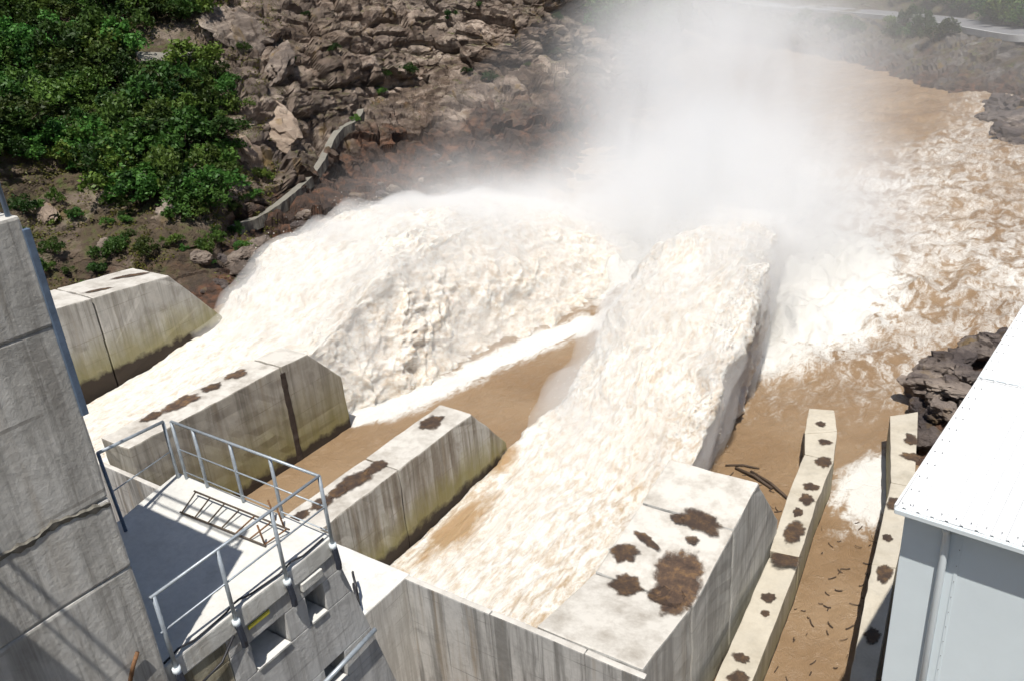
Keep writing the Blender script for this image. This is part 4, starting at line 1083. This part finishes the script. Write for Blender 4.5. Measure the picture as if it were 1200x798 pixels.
slab_rock(325, 75, 5.0, 3.0, 2.4, .6, 'overhanging brown boulder below the grey rock dome', 305, M['boulder'])
slab_rock(120, 232, 1.6, .9, .8, .2, 'reddish flat rock at the lower edge of the thicket', 306, M['tan_rock'])
slab_rock(125, 290, 2.2, 1.6, 1.2, .2, 'grey brown boulder uphill of the far chute wall', 307, M['boulder'])
slab_rock(50, 250, 2.6, 1.3, .9, .3, 'pale rock ledge at the left edge below the thicket', 308, M['tan_rock'])
slab_rock(200, 245, 2.0, 1.3, 1.1, .2, 'tan boulder half hidden under the lower shrubs', 309, M['boulder'])
cnt = 0
for tries in range(500):
    if cnt >= 70: break
    t_ = random.random(); px = 235+t_*300+random.uniform(-15, 25); py = 330-t_*125+random.uniform(-25, 22)
    loc, n = drop(px, py)
    if loc is None or loc.z < .1 or loc.z > 7: continue
    cnt += 1; place_rock(random.choice(BM+BD[:2]), (loc.x, loc.y, loc.z), random.uniform(.4, 1.3), 'brown boulder along the foot of the left bank', 'boulders on the left shore')

# low retaining wall climbing along the bank
pix = [(268, 272), (292, 264), (320, 250), (345, 228), (368, 208), (382, 185), (392, 160), (405, 150), (420, 146), (424, 128)]
pl_, _t = catmull(pix, 26)
pp = [drop(*q)[0] for q in pl_]
pp = [q for q in pp if q is not None]
zs = np.array([q.z for q in pp]); xs_ = np.array([q.x for q in pp]); ys_ = np.array([q.y for q in pp])
def sm(a_, k_=5): return np.convolve(np.pad(a_, k_//2, 'edge'), np.ones(k_)/k_, 'valid')
zs, xs_, ys_ = sm(zs), sm(xs_), sm(ys_)
pp = [Vector((a_, b_, c_+.25)) for a_, b_, c_ in zip(xs_, ys_, zs)]
rw = thing('retaining_wall', tuple(pp[0]), 'low weathered concrete kerb wall zigzagging up the left bank', 'wall')
for a, b in zip(pp[:-1], pp[1:]):
    d = (b-a); d2 = Vector((d.x, d.y, 0)).normalized(); s = Vector((-d2.y, d2.x, 0))*.5
    V = []
    for q in (a, b):
        for sg in (-1, 1):
            for dz in (-1.1, .3): V.append((q.x+s.x*sg, q.y+s.y*sg, q.z+dz))
    F = [(0, 1, 3, 2), (4, 6, 7, 5), (0, 4, 5, 1), (2, 3, 7, 6), (1, 5, 7, 3), (0, 2, 6, 4)]
    bm = bmesh.new(); bv = [bm.verts.new(v) for v in V]
    for f_ in F: bm.faces.new([bv[i] for i in f_])
    bmesh.ops.recalc_face_normals(bm, faces=bm.faces)
    part('wall_section', chipped(from_bm('wall_section', bm, M['conK']), .7, .07, 120), rw)
# grey concrete slabs half buried in the thicket
loc, n = drop(180, 78)
sl = thing('concrete_pad', tuple(loc), 'grey concrete pad showing between the shrubs of the thicket', 'slab')
for dx, dy, rz, sx, sy in ((0, 0, .3, 2.6, 1.3), (2.6, .7, .05, 1.8, 1.2)):
    bm = bmesh.new(); bmesh.ops.create_cube(bm, size=1); bmesh.ops.scale(bm, vec=(sx*1.7, sy*2, .5), verts=bm.verts)
    bmesh.ops.rotate(bm, cent=(0, 0, 0), matrix=Matrix.Rotation(.45, 3, 'Y')@Matrix.Rotation(rz+.9, 3, 'Z'), verts=bm.verts)
    bmesh.ops.translate(bm, vec=loc+Vector((dx*.6+.8, dy+dx*.8, 1.0)), verts=bm.verts)
    part('slab', from_bm('slab', bm, M['conK']), sl)

# ------------------------------------------------------------------ road on the right bank
Tr, tr_ = catmull(toeR, 520); tn = np.gradient(Tr, axis=0); kk = 41
pad = np.pad(tn, ((kk//2, kk//2), (0, 0)), 'edge'); tn = np.stack([np.convolve(pad[:, j], np.ones(kk)/kk, 'valid') for j in (0, 1)], 1); tn /= np.linalg.norm(tn, axis=1)[:, None]
nr = np.stack([-tn[:, 1], tn[:, 0]], 1)*-1
sel = (tr_ > 10.5) & (tr_ < 18.8)
def offs(d): return (Tr+nr*d)[sel]
def ribbon(name, d0, d1, z, m, thick=.0):
    a, b = offs(d0), offs(d1); n_ = len(a)
    V = np.vstack([np.c_[a, np.full(n_, z)], np.c_[b, np.full(n_, z)], np.c_[a, np.full(n_, z-1.2)], np.c_[b, np.full(n_, z-1.2)]])
    F = []
    for i in range(n_-1): F += [(i, i+1, n_+i+1, n_+i), (i, 2*n_+i, 2*n_+i+1, i+1), (n_+i, n_+i+1, 3*n_+i+1, 3*n_+i)]
    me = new_mesh(name, V, F, m); return me
link('road', ribbon('road', 14.6, 22.6, 8.75, M['road']), None, 'pale road running along the far right bank', None, None, 'structure')
link('road_kerb', ribbon('road_kerb', 14.1, 14.55, 8.95, simple('kerb', (.5, .5, .5), .9, 0, .2, .5)), None, 'pale kerb along the river side of the road', None, None, 'structure')

# ------------------------------------------------------------------ floating debris
sv, sf = [], []
for i in range(90):
    if i < 72: px, py = random.uniform(890, 1030), random.uniform(610, 797)
    else: px, py = random.uniform(855, 935), random.uniform(545, 600)
    p = wz(px, py, .07)
    if i < 72 and (p[0] < -8.6+.0 or p[0] > -4.6-.12*max(0, p[1]-30)): continue
    a = random.uniform(0, 6.3); l_ = random.uniform(.06, .26); 
    pts = [p+np.array([math.cos(a)*t*l_, math.sin(a)*t*l_+.05*t*t, random.uniform(0, .03)]) for t in (-1, -.2, .5, 1)]
    v, f_ = tube_geo(pts, random.uniform(.012, .035), 5); k = len(sv); sv += v; sf += [tuple(j+k for j in ff) for ff in f_]
link('floating_debris', new_mesh('floating_debris', sv, sf, M['wood']), None, 'scattered dark twigs floating on the brown channel', None, None, 'stuff')
for (p0, p1, r, lab) in (((862, 548), (905, 572), .09, 'pale long driftwood log in the corner behind the pale pier'), ((880, 552), (925, 585), .08, 'dark driftwood log lying nearest the training wall'), ((850, 545), (890, 549), .06, 'thin driftwood stick at the back of the drift pile')):
    a, b = wz(*p0, .15), wz(*p1, .12); mid = (a+b)/2+np.array([0, .1, .1])
    tag(link('driftwood_log', tube('driftwood_log', [a, mid, b], r, M['wood'], 8)), lab, 'log')

# ------------------------------------------------------------------ spray mist
MIST = [((-31, 81, 3), (24, 20, 15), .34), ((-47, 73, 1), (18, 15, 9), .30), ((-35, 92, 13), (22, 20, 21), .17),
        ((-62, 81, 3), (24, 20, 7), .055), ((-47, 106, 14), (17, 22, 17), .045), ((-20, 60, 7), (7, 12, 6), .20), ((-46, 59, 7), (12, 11, 5), .18)]
def build_mist():
    bm = bmesh.new(); bmesh.ops.create_uvsphere(bm, u_segments=32, v_segments=20, radius=1)
    for v in bm.verts:
        d = v.co.normalized(); o = Vector((-45, 86, 6))
        v.co = Vector((o.x+d.x*44, o.y+d.y*46, max(-.6, o.z+d.z*32)))
    link('mist', from_bm('mist', bm, mist_mat()), None, 'white spray mist rising where the jets hit the river', None, None, 'stuff')
    # thin even drift of spray farther down the valley
    m = bpy.data.materials.new('thin_spray'); m.use_nodes = True; nt = m.node_tree; nt.nodes.remove(nt.nodes['Principled BSDF'])
    pv = N(nt, 'VolumePrincipled'); pv.inputs['Color'].default_value = (.985, .988, .995, 1); pv.inputs['Density'].default_value = .0024
    L(nt, pv.outputs[0], nt.nodes['Material Output'].inputs['Volume'])
    bm = bmesh.new(); bmesh.ops.create_uvsphere(bm, u_segments=48, v_segments=24, radius=1)
    for v in bm.verts:
        d = v.co.normalized(); v.co = Vector((-38+d.x*58, 175+d.y*115, max(-.7, 4+d.z*26)))
    link('thin_mist', from_bm('thin_mist', bm, m), None, 'thin drifting spray veiling the far river and banks', None, None, 'stuff')
build_mist()
